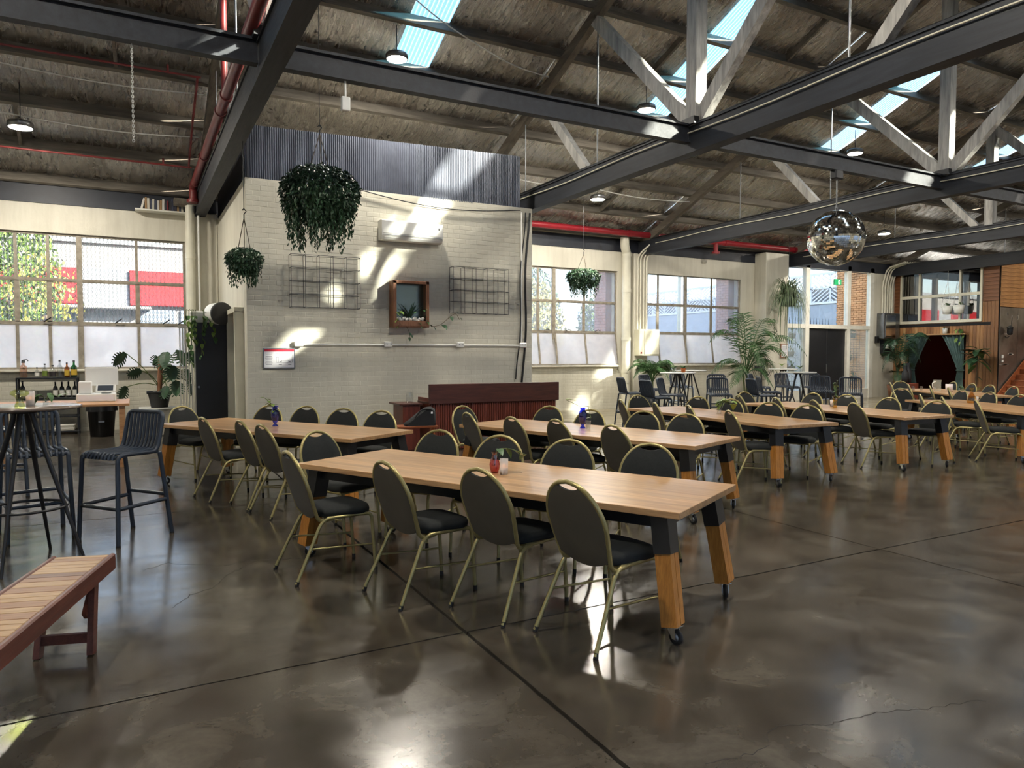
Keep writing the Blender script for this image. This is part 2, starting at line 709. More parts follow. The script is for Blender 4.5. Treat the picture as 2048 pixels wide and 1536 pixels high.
wood('leg_timber', (164, 104, 40), (206, 142, 66), 'Z', 2.0, 0.4, 14, 0.05)
wood('bench_slat_pale', (150, 116, 78), (186, 152, 110), 'Y', 2.2, 0.45, 10, 0.08)
wood('bench_slat_mid', (128, 90, 62), (160, 120, 88), 'Y', 2.2, 0.45, 10, 0.08)
wood('bench_slat_dark', (100, 68, 54), (128, 94, 76), 'Y', 2.2, 0.45, 10, 0.08)
wood('bench_frame', (78, 38, 30), (112, 62, 50), 'X', 1.5, 0.42, 10, 0.08)
wood('mahogany', (66, 34, 27), (98, 54, 42), 'X', 1.0, 0.35, 10, 0.06)
wood('mahogany_slat', (92, 40, 28), (132, 62, 44), 'Z', 1.2, 0.4, 10, 0.06)
wood('stair_timber', (132, 72, 40), (172, 100, 60), 'X', 1.0, 0.4, 10, 0.06)
wood('cedar_a', (150, 104, 62), (190, 142, 92), 'Z', 0.8, 0.55, 10, 0.08)
wood('cedar_b', (122, 82, 50), (160, 114, 72), 'Z', 0.8, 0.55, 10, 0.08)
wood('cedar_c', (178, 136, 88), (210, 172, 122), 'Z', 0.8, 0.55, 10, 0.08)
wood('board_h', (146, 98, 54), (192, 142, 88), 'X', 0.7, 0.5, 10, 0.08)
wood('board_brown', (104, 62, 36), (140, 92, 58), 'Y', 0.7, 0.5, 10, 0.08)
wood('counter_pine', (176, 124, 80), (208, 160, 112), 'X', 1.0, 0.4, 10, 0.05)
wood('planter_wood', (128, 84, 58), (166, 116, 84), 'Z', 2.0, 0.5, 10, 0.08)
glass('clear_glass', (0.93, 0.96, 0.97), 0.05)
glass('wired_glass', (0.86, 0.90, 0.93), 0.03, 0.05, milk=0.05, milk_rgb=(150, 150, 150), pattern='mesh')
glass('hazy_glass', (0.93, 0.96, 0.99), 0.04, 0.05, milk=0.22, milk_rgb=(225, 230, 238))
glass('frosted_glass', (0.9, 0.92, 0.95), 0.04, 0.1, milk=0.82, milk_rgb=(236, 234, 232))
glass('frosted_door', (0.9, 0.92, 0.9), 0.03, 0.1, milk=0.25, milk_rgb=(226, 226, 214))
glass('dark_glass', (0.16, 0.17, 0.18), 0.22, 0.0)
emitter('led_disc', (255, 246, 230), 260.0)

# ================================================================== setting
WALL_Y = 17.05
NEAR_Y = -1.2
LEFT_X = -6.6
RIGHT_X = 32.0
TRUSS_X = [1.33, 7.3, 13.42, 19.55, 25.27]
APEX_Y, APEX_Z, SLOPE = 8.0, 8.86, 0.42


def roof_z(y):
    return APEX_Z - SLOPE * abs(y - APEX_Y)


# ---- floor: dark bed with slabs laid on it, sawn joints left between them
bed = struct(MB().box(((LEFT_X + RIGHT_X) / 2, (NEAR_Y + WALL_Y) / 2, -0.11), (RIGHT_X - LEFT_X + 1, WALL_Y - NEAR_Y + 1, 0.18)).build('floor', 'joint_dark'))
jx = [LEFT_X - 0.3, -5.8, -2.07, 1.66, 5.39, 9.12, 12.85, 16.58, 20.3, 24.0, 27.8, RIGHT_X + 0.3]
jy = [NEAR_Y - 0.3, -0.5, 3.68, 7.9, 12.1, 16.2, WALL_Y + 0.25]


def joint_gap(x=None, y=None):
    if x is not None:
        return 0.012 if abs(x - 1.66) < 0.01 else 0.006
    return 0.0065


def wob(p, s=3.0, a=0.006):
    return a * noise.noise(Vector((p[0] * s, p[1] * s, 3.3))) + 0.4 * a * noise.noise(Vector((p[0] * s * 5, p[1] * s * 5, 1.3)))


for i in range(len(jx) - 1):
    for j in range(len(jy) - 1):
        x0, x1 = jx[i] + joint_gap(x=jx[i]), jx[i + 1] - joint_gap(x=jx[i + 1])
        y0, y1 = jy[j] + joint_gap(y=jy[j]), jy[j + 1] - joint_gap(y=jy[j + 1])
        n = 46 if (i in (2, 3, 4, 5) and j in (1, 2, 3)) else 4
        a = 0.007 if n > 10 else 0.0
        ring = []
        for k in range(n):
            p = (x0 + (x1 - x0) * k / n, y0)
            ring.append((p[0], p[1] + wob(p, a=a)))
        for k in range(n):
            p = (x1, y0 + (y1 - y0) * k / n)
            ring.append((p[0] + wob(p, a=a), p[1]))
        for k in range(n):
            p = (x1 - (x1 - x0) * k / n, y1)
            ring.append((p[0], p[1] + wob(p, a=a)))
        for k in range(n):
            p = (x0, y1 - (y1 - y0) * k / n)
            ring.append((p[0] + wob(p, a=a), p[1]))
        mb = MB()
        m = len(ring)
        cx, cy_ = (x0 + x1) / 2, (y0 + y1) / 2
        inn = [(p[0], p[1], 0.0) for p in ring]
        low = [(p[0], p[1], -0.008) for p in ring]
        bot = [(p[0], p[1], -0.02) for p in ring]
        mb.add(inn, [tuple(range(m))])
        mb.add(inn + low, [(k, k + m, (k + 1) % m + m, (k + 1) % m) for k in range(m)])
        mb.add(low + bot, [(k, k + m, (k + 1) % m + m, (k + 1) % m) for k in range(m)])
        mb.build('slab', 'pale_concrete' if (jy[j] > 12 and jx[i] > 9) else 'polished_concrete', bed)
# hairline cracks in the slabs
for pts in ([(1.95, 2.05), (2.2, 2.0), (2.42, 2.12), (2.6, 2.02), (2.86, 1.98), (3.15, 1.9), (3.5, 1.8)], [(0.02, 5.85), (0.2, 5.98), (0.55, 5.72), (0.85, 5.75), (1.2, 5.6)], [(0.2, 4.9), (0.3, 5.1), (0.45, 5.2), (0.6, 5.5), (0.85, 5.72)]):
    mb = MB()
    P = []
    for a, b in zip(pts, pts[1:]):
        for k in range(8):
            t = k / 8
            P.append((a[0] + (b[0] - a[0]) * t + random.uniform(-.015, .015), a[1] + (b[1] - a[1]) * t + random.uniform(-.015, .015)))
    for a, b in zip(P, P[1:]):
        mb.bar((a[0], a[1], 0.0), (b[0], b[1], 0.0), random.uniform(0.002, 0.0045), 0.0012)
    mb.build('crack', 'joint_dark', bed)

# ---- window wall (far wall): sill walls, piers, lintels
mb = MB()
T = 0.3


def wseg(mb, x0, x1, z0, z1, y0=WALL_Y, y1=WALL_Y + T):
    mb.box(((x0 + x1) / 2, (y0 + y1) / 2, (z0 + z1) / 2), (x1 - x0, y1 - y0, z1 - z0))


WL = (LEFT_X, 1.05)      # left window opening
W2 = (7.4, 12.6)
W3 = (13.6, 17.55)
GL = (19.56, 24.3)
for a, b in (WL, W2, W3):
    wseg(mb, a, b, 0, 1.26)
wall_back = struct(mb.build('wall_back', 'painted_brick_far'))
mb = MB()
for a, b in (WL, W2, W3):
    wseg(mb, a, b, 4.03, 4.6)
for a, b in ((1.05, 7.4), (12.6, 13.6), (17.55, 19.56)):
    wseg(mb, a, b, 0, 4.6)
wseg(mb, 24.3, 25.6, 0, 4.75)
struct(mb.build('wall_back_piers', 'painted_plaster'))
mb = MB()
wseg(mb, LEFT_X, 26, 4.6, 5.02, WALL_Y - 0.02, WALL_Y + T)
struct(mb.build('trim_1', 'navy_paint'))
# pilasters that carry the trusses
for k, (a, b, d, h, m_) in enumerate(((1.10, 1.68, 0.35, 4.62, 'painted_plaster'), (13.05, 13.56, 0.22, 4.55, 'painted_plaster'), (18.15, 19.2, 0.5, 4.9, 'painted_plaster'))):
    mb = MB()
    mb.cbox(((a + b) / 2, WALL_Y - d / 2, h / 2), (b - a, d, h), 0.02)
    struct(mb.build('wall_pilaster', m_))
# sills
for k, (a, b) in enumerate((WL, W2, W3)):
    struct(MB().cbox(((a + b) / 2, WALL_Y + 0.05, 1.26), (b - a, 0.34, 0.05), 0.01).build('trim_%d' % (k + 2), 'painted_plaster'))


# ---- steel framed windows
def window(n, xs_top, xs_mid, xs_low, x0, x1, zs, mats, mullions, tilt=0.0):
    root = struct(thing('window_%d' % n, None, None, (0, 0, 0)))
    y = WALL_Y + 0.08
    zt, zm, zl, zb = zs
    fr = MB()
    for z, h in ((zt - 0.02, 0.05), (zm, 0.055), (zl, 0.06), (zb + 0.02, 0.05)):
        fr.box(((x0 + x1) / 2, y, z), (x1 - x0, 0.05, h))
    for x in mullions:
        fr.box((x, y, (zt + zb) / 2), (0.1, 0.07, zt - zb))
    for x in (x0 + 0.02, x1 - 0.02):
        fr.box((x, y, (zt + zb) / 2), (0.05, 0.06, zt - zb))
    fr.build('window_frame', 'steel_frame', root)
    for row, (xs, za, zb_) in enumerate(((xs_top, zm, zt), (xs_mid, zl, zm), (xs_low, zb, zl))):
        e = [x0] + list(xs) + [x1]
        for a, b in zip(e, e[1:]):
            w, h = b - a, zb_ - za
            if w < 0.05:
                continue
            ti = tilt if row == 2 else 0.0
            hinge = (0.5 * (a + b), y, zb_)
            sash = MB()
            t_ = 0.028 if row != 1 else 0.045
            sash.box((-w / 2 + t_ / 2, 0, -h / 2), (t_, 0.035, h))
            sash.box((w / 2 - t_ / 2, 0, -h / 2), (t_, 0.035, h))
            sash.box((0, 0, -t_ / 2), (w, 0.035, t_))
            sash.box((0, 0, -h + t_ / 2), (w, 0.035, t_))
            s = sash.build('sash', 'steel_frame', root, hinge, (ti, 0, 0))
            MB().box((0, 0.0, -h / 2), (w - 0.02, 0.006, h - 0.02)).build('pane', mats[row], s)
    return root


w1 = window(1, [-6.1, -5.55, -5.0, -3.95, -3.4, -2.01, -1.47, -0.93, 0.11], [-6.1, -5.0, -3.95, -2.0, -1.46, -0.93, 0.12], [-6.1, -5.0, -3.95, -2.01, -1.46, -0.92, 0.13], WL[0], WL[1], (4.03, 3.1, 2.21, 1.28), ('wired_glass', 'wired_glass', 'frosted_glass'), (-5.0, -3.1, -0.93))
w2 = window(2, [7.9, 8.4, 9.94, 10.45, 11.48], [7.9, 8.4, 9.94, 10.43, 11.46], [7.9, 8.4, 9.94, 10.5, 11.5], W2[0], W2[1], (4.03, 3.1, 2.22, 1.28), ('hazy_glass', 'hazy_glass', 'frosted_glass'), (8.4, 10.45), R(-9))
w3 = window(3, [14.17, 15.25, 16.34], [14.16, 15.24, 16.33], [14.16, 15.24, 16.33], W3[0], W3[1], (4.06, 3.12, 2.24, 1.28), ('hazy_glass', 'hazy_glass', 'frosted_glass'), (15.25,), R(-9))
# little casement stays on the middle bars
for x in (-1.5, -0.25, 0.65, 0.95):
    MB().tube([(x - .06, WALL_Y + .02, 2.24), (x, WALL_Y - .03, 2.28), (x + .07, WALL_Y - .05, 2.33)], 0.012, 6).build('latch', 'near_black', w1)
for x in (10.2, 10.9, 11.9):
    MB().tube([(x - .08, WALL_Y + .02, 2.26), (x, WALL_Y - .03, 2.30), (x + .08, WALL_Y - .02, 2.27)], 0.012, 6).build('latch', 'near_black', w2)

# ---- glazed entrance front
ent = struct(thing('window_4', None, None))
mb = MB()
yy = WALL_Y + 0.06
for x, w in ((19.63, 0.14), (20.72, 0.2), (22.9, 0.16), (24.18, 0.2)):
    mb.box((x, yy, 2.38), (w, 0.16, 4.76))
for z, h in ((4.68, 0.17), (2.58, 0.14)):
    mb.box((21.92, yy + 0.002, z), (4.7, 0.15, h))
for a, b in ((19.63, 20.72), (22.9, 24.18)):
    mb.box(((a + b) / 2, yy, 0.17), (b - a, 0.1, 0.34))
mb.build('window_frame', 'white_paint', ent)
for a, b in ((19.7, 20.62), (20.82, 22.82), (22.98, 24.08)):
    MB().box(((a + b) / 2, yy, 3.62), (b - a, 0.01, 1.94)).build('pane', 'clear_glass', ent)
for a, b in ((19.7, 20.62), (22.98, 24.08)):
    MB().box(((a + b) / 2, yy, 1.43), (b - a, 0.01, 2.16)).build('pane', 'frosted_door', ent)
dr = struct(thing('door_1', None, None))
for x in (21.34, 22.33):
    MB().cbox((x, yy + 0.03, 1.26), (0.985, 0.05, 2.5), 0.01).build('door_leaf', 'near_black', dr)
MB().cyl((21.8, yy - 0.03, 0.95), (21.8, yy - 0.03, 1.25), 0.014).build('door_handle', 'grey_steel', dr)

# ---- the projecting brick room (wall with the air conditioner)
BX0, BX1, BY, BZ = 1.68, 7.10, 12.45, 4.50
mb = MB()
mb.box(((BX0 + BX1) / 2, BY + 0.14, BZ / 2), (BX1 - BX0, 0.24, BZ))
wf = struct(mb.build('wall_front', 'mortar'))
bw, bh, g = 0.233, 0.0795, 0.0065
full = MB().cbox((0, 0, 0), (bw, 0.03, bh), 0.0035).mesh('brick', 'painted_brick')
bricks = []
row = 0
z = bh / 2 + 0.002
while z + bh / 2 <= BZ + 0.02:
    x = BX0 + (0 if row % 2 == 0 else -0.12)
    while x < BX1 - 0.01:
        a, b = max(x, BX0), min(x + bw, BX1)
        if b - a > 0.05:
            bricks.append((a, b, z))
        x += bw + g
    z += bh + g
    row += 1
eye = Vector((0, 0, 1.6))
bricks.sort(key=lambda q: (Vector(((q[0] + q[1]) / 2, BY, q[2])) - eye).length)
rest = MB()
cnt = 0
for a, b, z in bricks:
    L = b - a
    yo = BY + 0.0336 + random.uniform(-0.0008, 0.0008)
    c = ((a + b) / 2, yo, z + random.uniform(-.002, .002))
    if z < 0.9 or cnt >= 300 or abs(L - bw) > 0.005:
        rest.cbox(c, (L, 0.03, bh), 0.0035, (0, random.uniform(-.006, .006), 0))
    else:
        o = bpy.data.objects.new('brick', full)
        COL.objects.link(o)
        o.parent = wf
        o.location = c
        o.rotation_euler = (0, random.uniform(-.008, .008), random.uniform(-.008, .008))
        cnt += 1
tag(rest.build('bricks', 'painted_brick', wf), kind='stuff')
# side walls, doorway on the left side, lid
mb = MB()
wy0, wy1 = BY + 0.06, WALL_Y
d0, d1, dz = 12.85, 14.0, 2.32
for y0, y1, z0, z1 in ((wy0, d0, 0, BZ), (d1, wy1, 0, BZ), (d0, d1, dz, BZ)):
    mb.box((BX0 + 0.12, (y0 + y1) / 2, (z0 + z1) / 2), (0.24, y1 - y0, z1 - z0))
struct(mb.build('wall_side', 'painted_plaster'))
mb = MB()
mb.box((BX1 - 0.12, (wy0 + wy1) / 2, BZ / 2), (0.238, wy1 - wy0, BZ))
struct(mb.build('wall_side_far', 'painted_plaster'))
struct(MB().box(((BX0 + BX1) / 2, (BY + WALL_Y) / 2 + 0.1, BZ + 0.03), (BX1 - BX0 - .1, WALL_Y - BY - 0.3, 0.06)).build('ceiling_room', 'grey_plaster'))
mb = MB()
mb.box((BX0, d0 + 0.04, dz / 2), (0.3, 0.08, dz))
mb.box((BX0, d1 - 0.04, dz / 2), (0.3, 0.08, dz))
mb.box((BX0, (d0 + d1) / 2, dz + 0.03), (0.3, d1 - d0, 0.08))
struct(mb.build('trim_5', 'cream_metal'))
# dark sheet closing the room inside
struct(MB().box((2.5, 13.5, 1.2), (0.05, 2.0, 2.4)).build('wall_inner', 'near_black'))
# open dark door leaf
dr2 = struct(thing('door_2', None, None))
MB().cbox((1.335, 14.06, 1.1), (0.66, 0.045, 2.14), 0.006).build('door_leaf', 'near_black', dr2)
MB().cyl((1.05, 14.02, 1.0), (1.05, 13.96, 1.0), 0.02).build('door_handle', 'grey_steel', dr2)
# ribbed cladding over the brick wall: five sheets
nsh = 5
for k in range(nsh):
    xa = BX0 + (6.80 - BX0) * k / nsh
    xb = BX0 + (6.80 - BX0) * (k + 1) / nsh + 0.03
    za = BZ - 0.02 + 0.01 * math.sin(k * 2.1)
    zb = 5.36 + 0.028 * k
    N = 30 * 6

    def fn(u, v, xa=xa, xb=xb, za=za, zb=zb, k=k):
        return (xa + (xb - xa) * u, BY + 0.03 - 0.008 * (k % 2) + 0.007 * math.sin(u * 2 * math.pi * 30), za + (zb - za + 0.03 * u) * v)
    o = MB().grid(fn, N, 1, smooth=False).build('cladding_sheet', 'corrugated')
    o.modifiers.new('thick', 'SOLIDIFY').thickness = 0.002
    o.parent = wf
mb = MB()
mb.box((BX0 + 0.05, (BY + 16.9) / 2, 4.95), (0.04, 16.9 - BY, 0.9))
struct(mb.build('wall_cladding', 'navy_paint'))

# ---- remaining walls
mb = MB()
mb.box((LEFT_X - 0.15, (NEAR_Y + WALL_Y) / 2, 2.5), (0.3, WALL_Y - NEAR_Y, 5.0))
mb.prism([(NEAR_Y - .3, 5.0), (WALL_Y + .3, 5.0), (APEX_Y, APEX_Z + 0.15)], 'x', LEFT_X - 0.3, LEFT_X)
struct(mb.build('wall_left', 'painted_brick_far'))
mb = MB()
RD0, RD1 = -4.5, 10.5  # unseen door and window openings in this wall, added to let fill light in
for a, b, z0, z1 in ((LEFT_X, RD0, 0, 5.05), (RD1, 13, 0, 5.05), (13, 18, 0, 1.2), (18, 20, 0, 5.05), (20, 25, 0, 1.2), (25, RIGHT_X, 0, 5.05), (RD0, RD1, 4.2, 5.05), (13, 18, 4.0, 5.05), (20, 25, 4.0, 5.05)):
    mb.box(((a + b) / 2, NEAR_Y - 0.15, (z0 + z1) / 2), (b - a, 0.3, z1 - z0))
struct(mb.build('wall_near', 'painted_brick_far'))
mb = MB()
mb.box((RIGHT_X + 0.15, (NEAR_Y + WALL_Y) / 2, 2.5), (0.3, WALL_Y - NEAR_Y, 5.0))
mb.prism([(NEAR_Y - .3, 5.0), (WALL_Y + .3, 5.0), (APEX_Y, APEX_Z + 0.15)], 'x', RIGHT_X, RIGHT_X + 0.3)
struct(mb.build('wall_right', 'grey_plaster'))

# ---- roof
ceil_ = struct(thing('ceiling', None, None))
PUR = [8.45, 9.55, 10.65, 11.72, 12.72, 13.8, 14.9, 16.0, 17.0]
SKY = [-1.4, 4.65, 10.4, 16.22, 22.3]
SKW = 0.36
SKY_END = 12.72


def foil(x0, x1, y0, y1, sgn, hi):
    nu = max(6, int((x1 - x0) * (10 if hi else 2)))
    nv = 10 if hi else 3
    ph = random.uniform(0, 50)
    sag0 = random.uniform(0.05, 0.11)

    def fn(u, v):
        x = x0 + (x1 - x0) * u
        y = y0 + (y1 - y0) * v
        e = math.sin(math.pi * v) * min(1, 8 * u, 8 * (1 - u))
        yy_ = 2 * APEX_Y - y if sgn < 0 else y
        w = sag0 * (1 - 0.0) * (math.sin(math.pi * v ** 0.7)) * min(1, 12 * u + 0.3, 12 * (1 - u) + 0.3)
        w += e * (0.05 * noise.noise(Vector((x * 1.7 + ph, y * 0.7, 0))) + 0.03 * noise.noise(Vector((x * 6 + ph, y * 1.5, 2))) + 0.012 * noise.noise(Vector((x * 16, y * 5, ph))))
        return (x, yy_, roof_z(y) + 0.10 - max(w, -0.02))
    return MB().grid(fn, nu, nv)


edges = [LEFT_X - 0.1] + TRUSS_X + [RIGHT_X + 0.1]
for sgn in (1, -1):
    P = [APEX_Y] + PUR + [WALL_Y + 0.35]
    for a, b in zip(P, P[1:]):
        for k in range(len(edges) - 1):
            x0, x1 = edges[k], edges[k + 1]
            sk = [s for s in SKY if x0 < s < x1]
            cuts = [(x0, x1)]
            if sk and b <= SKY_END + 0.01 and b > 8.5:
                cuts = [(x0, sk[0] - SKW), (sk[0] + SKW, x1)]
            for c0, c1 in cuts:
                foil(c0, c1, a, b, sgn, sgn > 0 and b > 9.0).build('foil_sheet', 'insulation_foil', ceil_)
    for s in SKY:
        def fs(u, v, s=s, sgn=sgn):
            y = 8.45 + (SKY_END + 0.02 - 8.45) * v
            return (s - SKW - 0.02 + (2 * SKW + 0.04) * u, 2 * APEX_Y - y if sgn < 0 else y, roof_z(y) + 0.115 + 0.012 * math.sin(u * 2 * math.pi * 10))
        MB().grid(fs, 80, 4).build('skylight_sheet', 'skylight_sheet' if sgn > 0 else 'skylight_clear', ceil_)
    for y in PUR:
        yy_ = 2 * APEX_Y - y if sgn < 0 else y
        mb = MB()
        mb.box(((LEFT_X + RIGHT_X) / 2, yy_, roof_z(y) - 0.01), (RIGHT_X - LEFT_X, 0.075, 0.2), (R(-math.degrees(math.atan(SLOPE))) * sgn, 0, 0))
        mb.build('purlin', 'purlin_timber', ceil_)
MB().box(((LEFT_X + RIGHT_X) / 2, APEX_Y, APEX_Z - 0.05), (RIGHT_X - LEFT_X, 0.06, 0.25)).build('ridge_board', 'purlin_timber', ceil_)
# short noggins between purlins
for x, y0, y1 in ((-1.75, 16.0, 14.9), (-0.2, 12.72, 13.8), (9.4, 11.72, 10.65), (16.9, 15.0, 16.0), (11.2, 16.0, 14.9), (19.0, 12.7, 13.8), (12.1, 9.55, 10.65), (17.6, 10.65, 11.7)):
    MB().bar((x, y0, roof_z(y0) - 0.02), (x + 0.05, y1, roof_z(y1) - 0.02), 0.05, 0.12).build('noggin', 'purlin_timber', ceil_)
# metal flashing along the eaves closing the roof to the walls
for y, s in ((WALL_Y + 0.2, 1), (NEAR_Y - 0.15, -1)):
    struct(MB().box(((LEFT_X + RIGHT_X) / 2, y, 5.02), (RIGHT_X - LEFT_X, 0.28, 0.2)).build('trim_eave', 'navy_paint'))

# ---- trusses
CH0, CH1 = 4.55, 4.90


def truss(x, label, post=False):
    t = thing('roof_truss', label, 'roof truss', (x, APEX_Y, CH0), 0, 'timber roof trusses')
    L = Matrix.Translation((-x, -APEX_Y, -CH0))

    def P(mb, name, mat):
        mb.v = [L @ v for v in mb.v]
        return mb.build(name, mat, t)
    mb = MB()
    mb.box((x, (NEAR_Y + WALL_Y) / 2, (CH0 + CH1) / 2), (0.17, WALL_Y - NEAR_Y, CH1 - CH0))
    mb.box((x, (NEAR_Y + WALL_Y) / 2, CH1 + 0.012), (0.21, WALL_Y - NEAR_Y, 0.025))
    mb.box((x, (NEAR_Y + WALL_Y) / 2, CH0 - 0.012), (0.21, WALL_Y - NEAR_Y, 0.025))
    P(mb, 'bottom_chord', 'chord_timber')
    for s in (1, -1):
        Y = lambda y: APEX_Y + s * (y - APEX_Y)
        P(MB().bar((x, Y(16.95), 4.86), (x, Y(8.0), 8.60), 0.13, 0.2), 'rafter', 'rafter_timber')
        P(MB().bar((x, Y(8.08), 4.98), (x, Y(10.55), 7.46), 0.13, 0.2), 'brace', 'whitewashed_timber')
        P(MB().bar((x, Y(10.82), 4.92), (x, Y(12.4), 6.62), 0.12, 0.16), 'brace', 'whitewashed_timber')
        if post and s > 0:
            P(MB().box((x, Y(10.5), 6.2), (0.2, 0.2, 2.6)), 'post', 'whitewashed_timber')
        else:
            P(MB().cyl((x, Y(10.5), 4.6), (x, Y(10.5), 7.5), 0.014, n=6), 'tie_rod', 'grey_steel')
        P(MB().cyl((x, Y(13.1), 4.6), (x, Y(13.1), 6.4), 0.012, n=6), 'tie_rod', 'grey_steel')
    mb = MB().box((x - 0.05, APEX_Y, 6.75), (0.12, 0.2, 3.7))
    P(mb, 'king_post', 'whitewashed_timber')
    P(MB().box((x + 0.075, APEX_Y + 0.02, 6.75), (0.12, 0.16, 3.7)), 'king_post', 'whitewashed_timber')
    P(MB().box((x, APEX_Y, CH1 + 0.06), (0.32, 0.26, 0.1)), 'shoe', 'near_black')
    return t


tl = ['dark bottom chord roof truss beside the big red sprinkler pipe', 'roof truss landing on the right end of the white brick wall', 'roof truss just behind the mirror ball', 'roof truss ending at the entrance, with a square white post', 'far roof truss running along the cedar wall']
TR = [truss(x, l, k == 3) for k, (x, l) in enumerate(zip(TRUSS_X, tl))]

# ---- long tie beams between the trusses, level with the chords
ex = [LEFT_X] + TRUSS_X + [RIGHT_X]
bl = ['steel tie beam at the upper left corner, sunlit at its end', 'long steel tie beam crossing above the white brick wall', 'steel tie beam the mirror ball hangs from', 'steel tie beam right of the mirror ball', 'steel tie beam at the far right above the long tables', 'steel tie beam beyond the cedar room']
for k in range(len(ex) - 1):
    mb = MB()
    xa, xb = ex[k] + 0.1, ex[k + 1] - 0.1
    c = (xa + xb) / 2
    mb.box((c, 0, 0), (xb - xa, 0.03, 0.24))
    mb.box((c, 0, 0.12), (xb - xa, 0.12, 0.03))
    mb.box((c, 0, -0.12), (xb - xa, 0.12, 0.03))
    tag(mb.build('tie_beam', 'chord_timber', None, (0, 8.06, 4.80)), bl[k], 'beam', 'tie beams')

# ================================================================== right end: cedar wall, curtained room, stairs
TX = 25.5
plain('teal_curtain', (92, 118, 116), 0.85, var=0.15, scale=4)
plain('galvanised', (140, 130, 120), 0.32, 0.75, var=0.35, scale=1.6, obj=False)
plain('sofa_red', (86, 32, 26), 0.8, var=0.2)
plain('cushion_mustard', (176, 140, 66), 0.85, var=0.15)
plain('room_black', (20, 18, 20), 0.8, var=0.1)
wr = struct(MB().box((TX + 0.12, (13.35 + 14.35) / 2, 2.4), (0.16, 1.0, 4.8)).build('wall_timber', 'room_black'))
mb = MB()
mb.box((TX + 0.12, 16.75, 2.4), (0.16, 0.66, 4.8))
mb.box((TX + 0.12, 15.4, 2.55), (0.16, 2.1, 0.42))
mb.box((TX + 0.12, 15.4, 4.82), (0.16, 2.1, 0.1))
struct(mb.build('wall_timber_core', 'room_black'))
ced = ['cedar_a', 'cedar_b', 'cedar_c', 'cedar_a', 'cedar_b', 'board_brown']
bdm = {}


def board_mesh(m_, w, h, axis):
    k = (m_, round(w, 3), round(h, 3), axis)
    if k not in bdm:
        s = {'v': (0.024, w, h), 'h': (w, 0.024, h), 's': (0.024, w, h)}[axis]
        bdm[k] = MB().cbox((0, 0, 0), s, 0.004).mesh('board', m_)
    return bdm[k]


def board(parent, m_, w, h, axis, loc):
    o = bpy.data.objects.new('board', board_mesh(m_, w, h, axis))
    COL.objects.link(o)
    o.parent = parent
    o.location = loc
    return o


rb = random.Random(3)
y = 13.36
while y < 17.0:
    w = 0.115
    m_ = rb.choice(ced[:5])
    yc = y + w / 2
    if 14.38 < yc < 16.42:
        board(wr, m_, w - 0.006, 0.42, 'v', (TX + 0.025 + rb.uniform(-.003, .003), yc, 2.53))
    elif yc < 13.9:
        board(wr, m_, w - 0.006, 3.4, 'v', (TX + 0.025 + rb.uniform(-.003, .003), yc, 1.7))
    else:
        board(wr, m_, w - 0.006, 2.74, 'v', (TX + 0.025 + rb.uniform(-.003, .003), yc, 1.37))
    y += w
for k in range(10):
    board(wr, 'board_brown', 0.52, 0.126, 's', (TX + 0.02 + rb.uniform(-.004, .004), 13.62, 3.47 + 0.13 * k))
for k in range(15):
    board(wr, 'board_brown', 0.3, 0.126, 's', (TX + 0.02, 16.9, 2.83 + 0.13 * k))
# interior window of the cedar wall
win = struct(thing('window_5', None, None))
mb = MB()
for z, h in ((2.77, 0.1), (3.69, 0.1), (4.7, 0.08)):
    mb.box((TX - 0.01, 15.32, z), (0.08, 2.9, h))
for yv in (13.9, 14.6, 16.05, 16.75):
    mb.box((TX - 0.012, yv, 3.73), (0.085, 0.07, 2.0))
mb.build('window_frame', 'cream_metal', win)
for ya, yb in ((13.93, 14.57), (14.63, 16.02), (16.08, 16.72)):
    for za, zb in ((2.82, 3.64), (3.74, 4.66)):
        MB().box((TX + 0.02, (ya + yb) / 2, (za + zb) / 2), (0.008, yb - ya, zb - za)).build('pane', 'dark_glass', win)
# lintel shelf over the curtained opening
tag(MB().cbox((TX - 0.09, 15.4, 2.31), (0.24, 2.2, 0.045), 0.006).build('lintel_shelf', 'cedar_c'), 'timber ledge above the teal curtains', 'shelf')


def curtain(name, label, y_wall, sgn):
    """hung from the ledge, gathered to one side by a tie at waist height"""
    def fn(u, v):
        z = 2.28 - 2.2 * v
        top, tie, bot = 0.78, 0.2, 0.34
        if z > 1.05:
            k = (2.28 - z) / 1.23
            w = top + (tie - top) * (k ** 0.85)
        else:
            k = (1.05 - z) / 1.05
            w = tie + (bot - tie) * min(1, k * 1.4)
        yv = y_wall + sgn * u * w
        xv = TX - 0.06 + 0.035 * math.sin(u * 2 * math.pi * 6 + 2 * v) * (0.6 + 0.4 * (w / top))
        return (xv, yv, z)
    o = MB().grid(fn, 72, 26)
    t = thing(name, label, 'curtain', (TX - 0.06, y_wall, 0.08), 0, 'teal curtains')
    Lm = Matrix.Translation((-(TX - 0.06), -y_wall, -0.08))
    o.v = [Lm @ v for v in o.v]
    c = o.build('cloth', 'teal_curtain', t)
    c.modifiers.new('thick', 'SOLIDIFY').thickness = 0.004
    mb = MB().tube([(0.055 * math.cos(a), sgn * (0.1 + 0.12 * math.sin(a)), 0.97) for a in [2 * math.pi * i / 14 for i in range(14)]], 0.025, 6, True)
    mb.build('tie_back', 'teal_curtain', t)
    return t


curtain('curtain', 'teal curtain tied back beside the potted palm, left of the dark doorway', 16.38, -1)
curtain('curtain', 'teal curtain tied back on the right of the dark doorway', 14.42, 1)
